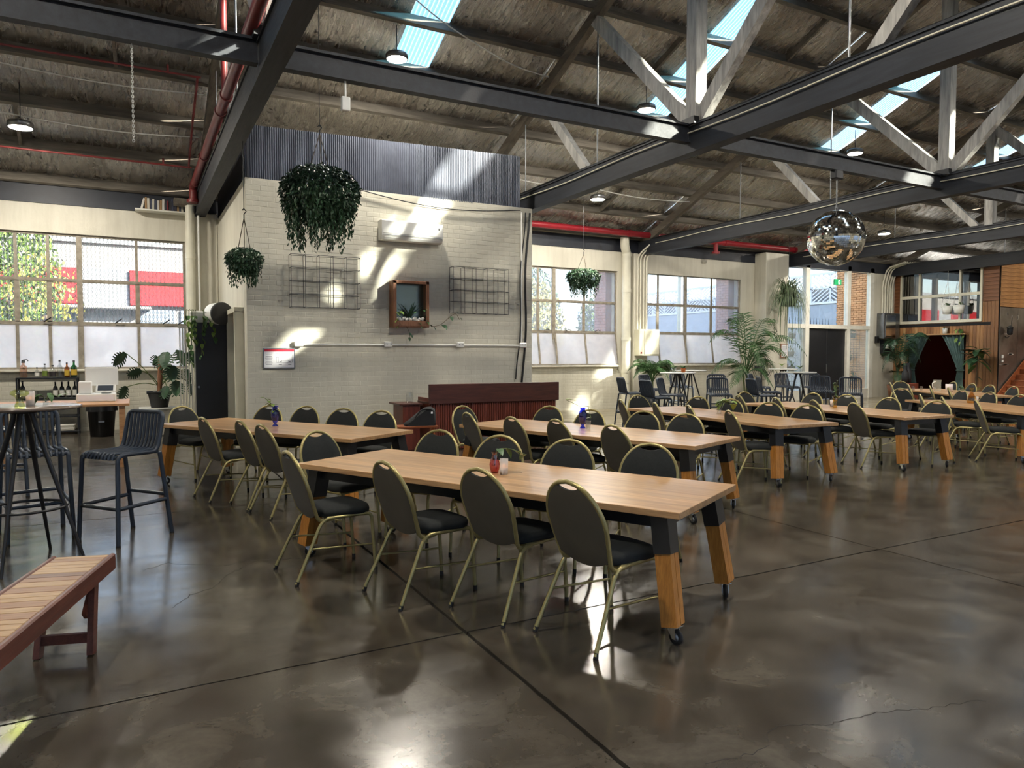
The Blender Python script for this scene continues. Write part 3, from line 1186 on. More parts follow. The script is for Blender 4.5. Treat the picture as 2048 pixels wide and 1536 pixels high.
# the dark snug behind the curtains
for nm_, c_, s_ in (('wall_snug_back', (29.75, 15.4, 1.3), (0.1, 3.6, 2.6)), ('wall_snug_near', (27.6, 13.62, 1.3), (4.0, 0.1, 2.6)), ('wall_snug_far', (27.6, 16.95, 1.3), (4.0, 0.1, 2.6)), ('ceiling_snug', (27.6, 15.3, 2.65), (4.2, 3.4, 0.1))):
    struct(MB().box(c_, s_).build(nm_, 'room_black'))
t = thing('sofa', 'dark red sofa in the dark room behind the curtains', 'sofa', (28.6, 15.3, -0.0), 0)
MB().cbox((0, 0, 0.22), (0.8, 1.7, 0.44), 0.06).build('seat', 'sofa_red', t)
MB().cbox((0.36, 0, 0.6), (0.22, 1.7, 0.6), 0.08).build('backrest', 'sofa_red', t)
for s in (-1, 1):
    MB().cbox((0, s * 0.88, 0.35), (0.8, 0.16, 0.55), 0.06).build('armrest', 'sofa_red', t)
mb = MB().lathe([(0.0, -0.07), (0.2, -0.05), (0.27, 0), (0.2, 0.05), (0.0, 0.07)], 4)
tag(mb.build('cushion', 'cushion_mustard', None, (28.33, 14.95, 0.66), (0, R(62), 0.5)), 'mustard cushion on the dark red sofa', 'cushion')
emitter('snug_glow', (255, 90, 50), 7.0)
t = thing('snug_lamp', 'dim red lamp glowing inside the dark doorway', 'lamp', (29.3, 15.05, 1.05), 0)
MB().lathe([(0.05, 0), (0.06, 0.02), (0.015, 0.05), (0.012, 0.4)], 12).build('lamp_base', 'black_metal', t)
MB().lathe([(0.16, 0.38), (0.1, 0.62)], 16).build('lamp_shade', 'snug_glow', t)
tag(MB().cbox((29.35, 15.05, 0.52), (0.4, 0.5, 1.04), 0.01).build('side_cabinet', 'mahogany'), 'dark cabinet under the red lamp in the dark room', 'cabinet')

# return wall facing the hall: galvanised sheet below, boards above
RY = 13.3
rw = struct(MB().box((TX + 3.3, RY + 0.1, 2.4), (6.5, 0.12, 4.8)).build('wall_return', 'room_black'))
for k in range(6):
    xa = TX + 0.05 + k * 1.1
    MB().cbox((xa + 0.54, RY + 0.025, 1.6), (1.085, 0.012, 3.16), 0.003).build('metal_panel', 'galvanised', rw)
for k in range(13):
    board(rw, 'board_h', 6.4, 0.126, 'h', (TX + 3.25, RY + 0.02 + rb.uniform(-.004, .004), 3.26 + 0.13 * k))
plain('scuffed_paint', (206, 198, 190), 0.5, var=0.1)
mb = MB()
for x, z, w, h in ((26.05, 2.3, 0.5, 0.05), (26.25, 2.7, 0.06, 0.5), (26.2, 1.62, 0.35, 0.07), (25.95, 1.25, 0.6, 0.05), (26.0, 2.95, 0.05, 0.12), (26.6, 2.85, 0.05, 0.25)):
    for q in range(5):
        mb.box((x + rb.uniform(-w, w) * 0.3, RY + 0.0165, z + rb.uniform(-h, h) * 0.3), (w * rb.uniform(0.4, 0.8), 0.002, h * rb.uniform(0.3, 0.7)))
mb.build('paint_scuff', 'scuffed_paint', rw)
t = thing('wall_switch', 'white switch plates on the grey metal wall', 'switch', (25.72, RY + 0.005, 1.45), 0)
for z, h in ((0.08, 0.11), (-0.07, 0.08)):
    MB().cbox((0, 0, z), (0.1, 0.03, h), 0.005).build('switch_plate', 'white_plastic', t)
t = thing('wall_sconce', 'black lantern sconce on the grey metal wall', 'wall lamp', (25.85, RY, 2.35), 0)
MB().tube([(0, 0.01, -0.15), (0, -0.06, -0.2), (0, -0.14, -0.12)], 0.014, 6).build('bracket', 'black_metal', t)
MB().lathe([(0.05, -0.1), (0.085, -0.06), (0.09, 0.12), (0.12, 0.13), (0.05, 0.2), (0.0, 0.23)], 8, c=(0, -0.14, 0)).build('lantern', 'black_metal', t)
MB().lathe([(0.088, -0.04), (0.094, 0.1)], 8, c=(0, -0.14, 0)).build('lantern_glass', 'clear_glass', t)

# stairs rising along the return wall
st = thing('staircase', 'reddish timber staircase rising beside the grey metal wall', 'staircase', (25.3, 12.75, 0), 0)
for k in range(14):
    MB().cbox((0.2 + k * 0.262, 0, 0.185 * (k + 1) - 0.02), (0.3, 0.98, 0.038), 0.006).build('tread', 'stair_timber', st)
    MB().box((0.075 + k * 0.262, 0, 0.185 * (k + 0.5)), (0.02, 0.96, 0.18)).build('riser', 'stair_timber', st)
for yv in (-0.5, 0.5):
    MB().bar((0.0, yv, 0.05), (3.75, yv, 2.7), 0.04, 0.3).build('stringer', 'stair_timber', st)

# ================================================================== roof services
HX = []


def highbay(loc, drop, label):
    t = thing('high_bay_light', label, 'ceiling lamp', loc, 0, 'round LED high bay lamps')
    MB().lathe([(0.0, 0.13), (0.07, 0.125), (0.09, 0.1), (0.175, 0.09), (0.19, 0.07), (0.19, 0.0), (0.17, -0.01)], 24).build('housing', 'grey_steel', t)
    MB().lathe([(0.0, -0.012), (0.165, -0.012), (0.17, 0.0)], 24).build('lens', 'led_disc', t)
    MB().cyl((0, 0, 0.15), (0, 0, drop), 0.008, n=6).build('hanger', 'near_black', t)
    return t


for (x, y, z, l) in ((4.1, 11.9, 6.66, 'round LED lamp beside the skylight above the air conditioner'), (9.5, 11.9, 6.66, 'round LED lamp by the second skylight, left of the white king post'), (16.1, 11.9, 6.64, 'round LED lamp at the lower end of the third skylight'), (-1.58, 14.5, 5.38, 'round LED lamp hanging above the left window'), (10.1, 14.5, 5.38, 'round LED lamp above the window with the hanging plant'), (21.1, 14.5, 5.42, 'round LED lamp in front of the entrance, right of the mirror ball'), (4.1, 4.1, 6.66, 'added unseen LED lamp on the near roof slope above the front table'), (10.2, 4.1, 6.66, 'added unseen LED lamp on the near roof slope above the middle tables'), (16.3, 4.1, 6.66, 'added unseen LED lamp on the near roof slope to the right'), (-1.8, 4.1, 6.66, 'added unseen LED lamp on the near roof slope to the left'), (22.3, 4.1, 6.66, 'added unseen LED lamp on the near roof slope at the far right'), (27.6, 9.6, 6.66, 'added unseen LED lamp above the stairs, brightening the return wall'), (27.6, 4.1, 6.66, 'added unseen LED lamp on the near roof slope beyond the stairs')):  # near slope and stairs lamps are unseen additions that brighten the hall
    highbay((x, y, z), roof_z(y) + 0.0 - z, l)

# big red sprinkler main along the first truss
t = thing('sprinkler_pipe', 'thick red sprinkler main running beside the first roof truss', 'pipe', (1.16, 8.0, 5.02), 0)
MB().tube([(0, -7, 0), (0, 7.7, 0)], 0.07, 16).build('pipe', 'red_pipe', t)
for yv in (-4.0, 0.5, 2.2, 2.9, 5.5):
    MB().cyl((0, yv, 0), (0, yv + 0.1, 0), 0.084, n=16).build('coupling', 'red_pipe', t)
MB().tube(fillet([(0, 7.7, 0), (0, 8.0, 0), (0, 8.0, -0.3)], 0.2), 0.08, 14).build('elbow', 'red_pipe', t)
MB().cyl((0, 8.0, -0.28), (0, 8.0, -0.34), 0.13, n=16).build('flange', 'red_pipe', t)
MB().cyl((0, 2.4, 0), (0, 2.4, 2.1), 0.042, n=12).build('riser_pipe', 'red_pipe', t)
MB().cyl((0.3, 0.6, -0.1), (0.3, 0.6, 3.2), 0.03, n=10).build('conduit', 'grey_steel', t)
for (ya, za, lab) in ((13.2, 6.24, 'thin red sprinkler branch high under the left roof'), (15.6, 5.29, 'thin red sprinkler branch low under the left roof')):
    mb = MB().tube([(LEFT_X, ya, za), (1.1, ya, za)], 0.018, 8)
    mb.cyl((0.6, ya, za), (0.6, ya, za + 0.12), 0.02, n=8)
    tag(mb.build('sprinkler_branch', 'red_pipe'), lab, 'pipe')
mb = MB().tube([(1.05, 13.2, 6.24), (1.05, 14.4, 5.85), (1.05, 15.6, 5.29)], 0.02, 8)
tag(mb.build('sprinkler_branch', 'red_pipe'), 'thin red pipe joining the two left sprinkler branches', 'pipe')
t = thing('sprinkler_pipe', 'bright red sprinkler pipe above the right hand windows', 'pipe', (7.4, 16.55, 5.06), 0)
MB().tube([(0, 0, 0), (13.2, 0, 0)], 0.085, 16).build('pipe', 'bright_red_pipe', t)
for xv in (5.2, 6.1, 8.9, 12.0):
    MB().cyl((xv, 0, 0), (xv + 0.12, 0, 0), 0.1, n=16).build('coupling', 'bright_red_pipe', t)
MB().cyl((8.55, 0, 0.02), (8.55, 0, -0.34), 0.07, n=14).build('tee', 'bright_red_pipe', t)
MB().cyl((8.55, 0, -0.3), (8.55, 0, -0.36), 0.12, n=14).build('flange', 'bright_red_pipe', t)

# rain water pipes and conduits on the window wall
t = thing('drain_pipe', 'white drain pipe in the corner right of the left window', 'pipe', (1.12, 16.55, 0), 0)
MB().tube([(0, 0, 0), (0, 0, 4.72)], 0.09, 16).build('pipe', 'drain_pipe', t)
for z in (1.7, 3.6):
    MB().cyl((0, 0, z), (0, 0, z + 0.12), 0.1, n=16).build('coupling', 'drain_pipe', t)
MB().cbox((0.0, 0.05, 4.78), (0.6, 0.25, 0.14), 0.01).build('hopper', 'rafter_timber', t)
MB().tube([(0.16, -0.06, 0.9), (0.16, -0.06, 4.7)], 0.022, 8).build('conduit', 'white_plastic', t)
t = thing('drain_pipe', 'thick white drain pipe between the two right hand windows', 'pipe', (12.78, 16.86, 0), 0)
MB().tube(fillet([(0, 0, 0), (0, 0, 4.55), (-0.12, -0.06, 4.72), (-0.12, -0.06, 4.98)], 0.12), 0.13, 18).build('pipe', 'drain_pipe', t)
for z in (0.75, 1.05, 2.0, 3.4, 4.45):
    MB().cyl((0, 0, z), (0, 0, z + 0.1), 0.142, n=18).build('coupling', 'drain_pipe', t)
for k, xv in enumerate((13.14, 13.24, 13.36, 13.46)):
    tag(MB().tube(fillet([(xv, 16.79, 2.335), (xv, 16.79, 4.5), (xv + 0.3, 16.4, 4.9)], 0.2), 0.026, 8).build('conduit', 'drain_pipe'), 'white conduit climbing the pier above the cream meter box, %s from the left' % ('first', 'second', 'third', 'fourth')[k], 'conduit', 'pier conduits')
for k, xv in enumerate((24.7, 24.85, 25.0, 25.14, 25.27)):
    tag(MB().tube(fillet([(xv, 16.98, 3.13), (xv, 16.98, 4.2), (xv + 0.12, 16.9, 4.8), (xv + 0.12, 16.2, 4.95)], 0.2), 0.03, 8).build('conduit', 'drain_pipe'), 'grey white conduit rising above the entrance switchboard, %s from the left' % ('first', 'second', 'third', 'fourth', 'fifth')[k], 'conduit', 'entrance conduits')
t = thing('meter_box', 'cream metal meter box beside the thick drain pipe', 'meter box', (13.44, 16.72, 1.94), 0)
MB().cbox((0, 0, 0), (0.76, 0.24, 0.78), 0.015).build('case', 'cream_metal', t)
MB().cbox((0.08, -0.125, 0), (0.56, 0.02, 0.7), 0.01).build('door', 'cream_metal', t)
MB().box((-0.3, -0.122, -0.3), (0.05, 0.004, 0.05)).build('red_label', 'bright_red_pipe', t)
t = thing('meter_box', 'grey steel switchboard with a bright glass door by the entrance', 'meter box', (24.95, 16.9, 2.65), 0)
MB().cbox((0, 0, 0), (0.95, 0.3, 0.95), 0.02).build('case', 'grey_steel', t)
MB().cbox((-0.1, -0.16, 0), (0.6, 0.02, 0.84), 0.01).build('door', 'chrome', t)
t = thing('dial_meter_box', 'small meter panel of pale dials under the switchboard', 'meter box', (25.05, 16.98, 1.88), 0)
MB().cbox((0, 0, 0), (0.7, 0.16, 0.5), 0.01).build('case', 'near_black', t)
for xv in (-0.17, 0.16):
    MB().lathe([(0.1, 0), (0.1, 0.05), (0, 0.06)], 16, Matrix.Translation((xv, -0.08, 0.02)) @ Euler((R(90), 0, 0)).to_matrix().to_4x4()).build('dial', 'white_plastic', t)
tag(MB().cbox((24.45, 16.99, 2.15), (0.16, 0.1, 0.24), 0.01).build('junction_box', 'black_plastic'), 'small black box left of the switchboard', 'box')

# cables along the chords
for k, x in enumerate(TRUSS_X[1:4]):
    for q in range(3):
        pts = []
        for j in range(40):
            yv = NEAR_Y + 0.3 + (16.2 - NEAR_Y) * j / 39
            pts.append((x - 0.06 + 0.05 * q + 0.012 * math.sin(j * 1.3 + q), yv, CH1 + 0.05 + 0.012 * math.sin(j * 0.9 + q * 2)))
        o = MB().tube(pts, 0.017, 6).build('cable', 'black_plastic', TR[k + 1])
        o.location = (-x, -APEX_Y, -CH0)
    pts = [(x - 0.115, NEAR_Y + 0.3 + (15.9 - NEAR_Y) * j / 30, 4.81 + 0.02 * math.sin(j * 0.8)) for j in range(31)]
    o = MB().tube(pts, 0.0105, 6).build('white_conduit', 'cream_metal', TR[k + 1])
    o.location = (-x, -APEX_Y, -CH0)
# pale electrical cable slung along a purlin
for (pts, lab) in (([(-6, 13.75, 6.2), (-2, 13.75, 6.17), (1.2, 13.75, 6.15)], 'pale electrical cable along a left roof purlin'), ([(-6, 14.85, 5.75), (-1.8, 14.85, 5.68), (1.2, 14.85, 5.7)], 'pale electrical cable above the left window lamp'), ([(1.5, 9.8, 7.8), (3.5, 10.7, 7.45), (5.4, 11.6, 7.1), (7.2, 12.0, 6.95)], 'pale cable crossing the roof above the white brick wall'), ([(7.5, 14.8, 5.75), (10.1, 14.8, 5.72), (13.3, 14.8, 5.7)], 'pale cable feeding the lamp above the right windows')):
    P = []
    for a, b in zip(pts, pts[1:]):
        for q in range(10):
            u = q / 10
            P.append(Vector(a).lerp(Vector(b), u) + Vector((0, 0, -0.08 * math.sin(math.pi * u))))
    P.append(Vector(pts[-1]))
    tag(MB().tube(P, 0.011, 6).build('cable', 'white_plastic'), lab, 'cable')
# rope chain hanging at the left
t = thing('hanging_chain', 'pale twisted chain hanging below the left tie beam', 'chain', (0.05, 8.1, 3.72), 0)
for k in range(45):
    a = 0.5 * math.pi * (k % 2)
    M_ = Matrix.Translation((0, 0, 0.024 * k)) @ Matrix.Rotation(a, 4, 'Z')
    mb = MB().tube([(0.009 * math.cos(q), 0, 0.017 * math.sin(q)) for q in [2 * math.pi * i / 8 for i in range(8)]], 0.0035, 4, True, M=M_)
    mb.build('link', 'white_plastic', t)
MB().cbox((0, 0, 1.08), (0.16, 0.06, 0.08), 0.01).build('clamp', 'near_black', t)
# sensor and socket hanging from the roof
t = thing('hanging_socket', 'white power socket hanging on a flex above the cladding', 'socket', (2.17, 8.06, 4.41), 0)
MB().cbox((0, 0, 0), (0.1, 0.06, 0.16), 0.01).build('socket', 'white_plastic', t)
MB().cyl((0, 0, 0.07), (0, 0, 0.27), 0.012, n=6).build('flex', 'white_plastic', t)
t = thing('spotlight', 'white spotlight clipped to the first truss', 'spotlight', (1.5, 6.6, 4.98), 0)
MB().cyl((0, 0, 0), (0.14, -0.1, 0.1), 0.06, 0.075, n=16).build('can', 'white_plastic', t)
MB().tube([(0, 0, 0), (-0.05, 0, -0.08), (-0.16, 0, -0.1)], 0.014, 6).build('bracket', 'near_black', t)

# mirror ball hanging from the tie beam
t = thing('mirror_ball', 'large silver mirror ball hanging over the far tables', 'mirror ball', (10.46, 8.06, 3.55), 0)
mb = MB()
rbm = random.Random(5)
RB = 0.46
nl = 46
for i in range(nl):
    th0, th1 = math.pi * (i + 0.03) / nl, math.pi * (i + 0.97) / nl
    thm = (th0 + th1) / 2
    nn = max(6, int(2 * math.pi * math.sin(thm) / (math.pi / nl)))
    for k in range(nn):
        p0, p1 = 2 * math.pi * (k + 0.03) / nn, 2 * math.pi * (k + 0.97) / nn
        q = []
        jit = Vector((rbm.gauss(0, 1), rbm.gauss(0, 1), rbm.gauss(0, 1))) * 0.012
        cen = Vector((math.sin(thm) * math.cos((p0 + p1) / 2), math.sin(thm) * math.sin((p0 + p1) / 2), math.cos(thm)))
        for th, ph in ((th0, p0), (th1, p0), (th1, p1), (th0, p1)):
            v = Vector((math.sin(th) * math.cos(ph), math.sin(th) * math.sin(ph), math.cos(th))) * RB
            v += cen * (v - cen * RB).dot(jit)
            q.append(v)
        mb.add(q, [(0, 1, 2, 3)])
plain('mirror', (225, 226, 222), 0.05, 1.0, var=0.02)
tag(mb.build('mirror_tiles', 'mirror', t), kind='stuff')
MB().lathe([(RB * 0.985 * math.sin(math.pi * i / 24), RB * 0.985 * math.cos(math.pi * i / 24)) for i in range(25)], 40).build('core', 'grey_steel', t)
MB().tube([(0.03 * math.cos(a), 0, RB + 0.03 + 0.03 * math.sin(a)) for a in [2 * math.pi * i / 10 for i in range(10)]], 0.007, 6, True).build('ring', 'chrome', t)
MB().cyl((0, 0, RB + 0.05), (0, 0, 0.98), 0.012, n=8).build('hanger', 'grey_steel', t)
MB().cbox((0, 0, 1.05), (0.2, 0.12, 0.16), 0.02).build('motor', 'near_black', t)

# ================================================================== things on the white brick wall
FY = BY - 0.004
t = thing('air_conditioner', 'white split air conditioner high on the brick wall', 'air conditioner', (4.50, FY, 3.80), 0)
mb = MB()
prof = [(0.0, -0.17), (-0.1, -0.175), (-0.17, -0.16), (-0.215, -0.10), (-0.22, 0.02), (-0.22, 0.16), (-0.19, 0.175), (0.0, 0.175)]
mb.prism([(a, b) for a, b in prof], 'x', -0.58, 0.58)
mb.build('case', 'white_plastic', t)
MB().box((0, -0.222, 0.05), (1.12, 0.006, 0.22)).build('front_panel', 'white_plastic', t)
MB().box((0, -0.185, -0.142), (1.06, 0.01, 0.05), (R(38), 0, 0)).build('louvre', 'white_plastic', t)
MB().box((0, -0.21, -0.09), (1.13, 0.02, 0.008)).build('slot', 'grey_steel', t)
MB().box((0.5, -0.226, 0.08), (0.03, 0.003, 0.04)).build('badge', 'chrome', t)


def wire_basket(x0, x1, z0, z1, label):
    t = thing('wire_basket', label, 'wire basket', ((x0 + x1) / 2, FY, (z0 + z1) / 2), 0)
    w, h, d, r = x1 - x0, z1 - z0, 0.19, 0.0042
    for yv, nm in ((-d, 'front_grid'), (-0.01, 'back_grid')):
        mb = MB()
        for i in range(6):
            xv = -w / 2 + w * i / 5
            mb.cyl((xv, yv, -h / 2), (xv, yv, h / 2), r, n=5)
        for j in range(5):
            zv = -h / 2 + h * j / 4
            mb.cyl((-w / 2, yv, zv), (w / 2, yv, zv), r, n=5)
        mb.build(nm, 'near_black', t)
    mb = MB()
    for j in range(5):
        zv = -h / 2 + h * j / 4
        for xv in (-w / 2, w / 2):
            mb.cyl((xv, -d, zv), (xv, 0, zv), r, n=5)
    for i in range(1, 5):
        xv = -w / 2 + w * i / 5
        for zv in (-h / 2, h / 2):
            mb.cyl((xv, -d, zv), (xv, 0, zv), r * 0.8, n=5)
    mb.build('side_wires', 'near_black', t)
    return t


wire_basket(2.36, 3.53, 2.39, 3.27, 'black wire basket on the brick wall under the big hanging plant')
wire_basket(5.30, 6.46, 2.37, 3.23, 'black wire basket on the brick wall right of the wooden planter')

# evacuation plan in its frame
plain('sign_red', (196, 40, 60), 0.4, var=0.04)
plain('paper_white', (236, 236, 240), 0.5, var=0.02)
plain('ink_grey', (120, 120, 130), 0.6, var=0.05)
t = thing('evacuation_sign', 'framed evacuation plan with a red header on the brick wall', 'sign', (2.18, FY, 1.525), 0)
MB().cbox((0, -0.012, 0), (0.52, 0.024, 0.35), 0.004).build('frame', 'grey_steel', t)
MB().box((0, -0.026, 0), (0.48, 0.003, 0.31)).build('sheet', 'paper_white', t)
MB().box((0, -0.028, 0.135), (0.48, 0.003, 0.04)).build('header', 'sign_red', t)
mb = MB()
for k in range(8):
    mb.box((-0.17, -0.028, 0.09 - 0.028 * k), (0.1 if k % 3 else 0.12, 0.002, 0.006))
for a, b in (((-0.05, 0.03), (-0.05, -0.07)), ((-0.05, -0.07), (0.21, -0.07)), ((-0.05, 0.02), (-0.015, 0.02)), ((-0.015, 0.02), (-0.015, -0.07)), ((0.04, -0.035), (0.15, -0.035)), ((0.04, -0.035), (0.04, -0.07)), ((0.15, -0.035), (0.15, -0.07)), ((0.21, 0.08), (0.21, -0.07)), ((-0.05, 0.08), (0.21, 0.08))):
    mb.bar((a[0], -0.028, a[1]), (b[0], -0.028, b[1]), 0.004, 0.004)
for x in (0.015, 0.17):
    mb.box((x, -0.028, -0.105), (0.05, 0.002, 0.01))
    mb.box((x, -0.028, -0.06), (0.025, 0.002, 0.02))
mb.build('print', 'ink_grey', t)
# power conduit with double sockets
t = thing('power_conduit', 'white conduit with four double sockets along the brick wall', 'conduit', (2.5, FY, 1.765), 0)
MB().cyl((0, -0.02, 0), (4.4, -0.02, 0), 0.017, n=10).build('conduit', 'white_plastic', t)
for xv in (0.0, 1.58, 3.0, 4.36):
    s = MB().cbox((xv, -0.035, 0.01), (0.15, 0.07, 0.1), 0.012).build('socket_box', 'white_plastic', t)
    mb = MB()
    for q in (-0.035, 0.035):
        mb.box((xv + q, -0.0715, 0.015), (0.006, 0.003, 0.02))
        mb.box((xv + q + 0.014, -0.0715, 0.015), (0.004, 0.003, 0.02))
    mb.build('socket_slot', 'ink_grey', s)
# drooping wire under the cladding and the cables at the right end
P = []
for k in range(25):
    u = k / 24
    P.append((3.42 + (6.82 - 3.42) * u, FY - 0.015, 4.52 - 0.08 * u - 0.16 * math.sin(math.pi * u)))
tag(MB().tube(P, 0.009, 6).build('cable', 'near_black'), 'black wire sagging under the ribbed cladding', 'cable')
for k, (dx, m_, r_, zb, lab) in enumerate(((0.0, 'white_plastic', 0.016, 1.8, 'white conduit dropping down the right end of the brick wall'), (0.06, 'black_plastic', 0.012, 1.1, 'thin black cable at the right end of the brick wall'), (0.16, 'black_plastic', 0.022, 0.3, 'thick black cable bundle at the right end of the brick wall'))):
    P = [(6.84 + dx + 0.03 * math.sin(j * 0.5 + k) * (1 if k else 0) - 0.008 * j * (k > 0), FY - 0.02, 4.4 - (4.4 - zb) * j / 20) for j in range(21)]
    tag(MB().tube(P, r_, 6).build('cable', m_), lab, 'cable')
# round speaker drum above the dark door
t = thing('wall_drum', 'white drum with dark round face above the open dark door', 'speaker', (1.45, 13.9, 2.33), 0)
MB().cyl((-0.1, 0.3, 0), (0, 0, 0), 0.2, n=28).build('barrel', 'white_plastic', t)
MB().lathe([(0.0, 0.012), (0.18, 0.01), (0.207, 0.0), (0.207, -0.03)], 28, Vector((0.1, -0.3, 0)).to_track_quat('Z', 'Y').to_matrix().to_4x4()).build('face', 'ink_grey', t)
plain('drum_face', (70, 70, 70), 0.7, var=0.15)
t.children[1].data.materials[0] = MATS['drum_face']
# slatted white screen left of the door
t = thing('slat_screen', 'narrow screen of white vertical slats beside the dark door', 'screen', (0.9, 14.6, 0), 0)
for k in range(6):
    MB().box((-0.12 + 0.05 * k, 0, 1.05), (0.018, 0.03, 2.1)).build('slat', 'white_paint', t)
MB().box((0.005, 0.0, 2.1), (0.3, 0.04, 0.04)).build('rail', 'white_paint', t)
# books on the ledge under the eaves
rk = random.Random(11)
bx = 0.2
cols = [(60, 64, 84), (52, 52, 58), (196, 190, 176), (150, 120, 84), (120, 40, 50), (70, 76, 90), (44, 46, 60), (210, 206, 200), (96, 34, 44)]
tag(MB().box((0.6, 16.9, 4.6), (1.0, 0.3, 0.03)).build('ledge', 'white_paint'), 'ledge under the left eaves carrying a row of books', 'shelf')
bmats = [plain('book_%d' % i, c, 0.6, var=0.1) and 'book_%d' % i for i, c in enumerate(cols)]
cname = ['blue grey', 'charcoal', 'cream', 'tan', 'crimson', 'slate', 'navy', 'white', 'maroon']
ordw = ['first', 'second', 'third', 'fourth', 'fifth', 'sixth', 'seventh', 'eighth', 'ninth', 'tenth', 'eleventh', 'twelfth', 'thirteenth', 'fourteenth', 'fifteenth', 'sixteenth', 'seventeenth', 'eighteenth', 'nineteenth', 'twentieth', 'twenty-first', 'twenty-second']
k = 0
while bx < 1.0:
    w = rk.uniform(0.03, 0.055)
    h = rk.uniform(0.19, 0.25)
    ci = rk.randrange(len(cols))
    lean = 0.25 if k == 0 else rk.uniform(-0.03, 0.05)
    o = MB().cbox((0, 0, h / 2), (w, 0.16, h), 0.004).build('book', bmats[ci], None, (bx + w / 2, 16.84, 4.615), (0, lean, 0))
    tag(o, '%s book, %s from the left on the high ledge' % (cname[ci], ordw[k]), 'book', 'books on the high ledge')
    bx += w + 0.004 + (0.04 if k == 0 else 0)
    k += 1
# exit sign hanging in front of the entrance glass
plain('exit_green', (20, 130, 80), 0.4, var=0.05, emit=((20, 150, 90), 0.12))
t = thing('exit_sign', 'green running man exit sign hanging in front of the entrance', 'exit sign', (21.15, 16.2, 4.05), 0)
MB().cbox((0, 0, 0), (0.36, 0.05, 0.2), 0.008).build('panel', 'exit_green', t)
mb = MB()
mb.box((0.06, -0.027, 0), (0.1, 0.003, 0.15))
mb.build('door_symbol', 'paper_white', t)
mb = MB()
mb.cyl((0.04, -0.028, 0.05), (0.04, -0.032, 0.05), 0.013, n=10)
for a, b in (((0.05, 0.03), (0.055, -0.015)), ((0.055, -0.015), (0.03, -0.06)), ((0.055, -0.015), (0.085, -0.045)), ((0.05, 0.025), (0.02, 0.01)), ((0.05, 0.025), (0.085, 0.015))):
    mb.bar((a[0], -0.03, a[1]), (b[0], -0.03, b[1]), 0.012, 0.012)
mb.build('running_figure', 'exit_green', t)
for xv in (-0.12, 0.12):
    MB().cyl((xv, 0, 0.1), (xv, 0, 1.36), 0.006, n=5).build('hanger', 'near_black', t)
# notice on the pilaster
t = thing('notice', 'small framed notice on the pilaster left of the entrance', 'sign', (19.0, 16.52, 1.72), 0)
MB().cbox((0, 0, 0), (0.34, 0.02, 0.46), 0.004).build('frame', 'planter_wood', t)
MB().box((0, -0.012, 0), (0.28, 0.003, 0.4)).build('sheet', 'paper_white', t)
mb = MB()
for k in range(7):
    mb.box((0, -0.0145, 0.13 - 0.045 * k), (0.2, 0.002, 0.01))
mb.build('print', 'ink_grey', t)

# ================================================================== banquet chairs and long tables
plain('chair_gold', (166, 154, 104), 0.36, 0.6, var=0.12, scale=20)
plain('chair_fabric', (27, 30, 29), 0.85, var=0.25, scale=60, bump=0.15, bscale=300)
plain('chair_vinyl', (78, 73, 64), 0.55, var=0.10, scale=8, bump=0.05, bscale=200)
plain('rubber', (16, 16, 17), 0.7, var=0.1)


def lean_y(z):
    return -0.195 - 0.155 * ((z - 0.42) / 0.48)


def arch_hw(z):
    if z < 0.66:
        return 0.19 + 0.032 * (z - 0.42) / 0.24
    return 0.222 * math.sqrt(max(0.0, 1 - ((z - 0.66) / 0.243) ** 2))


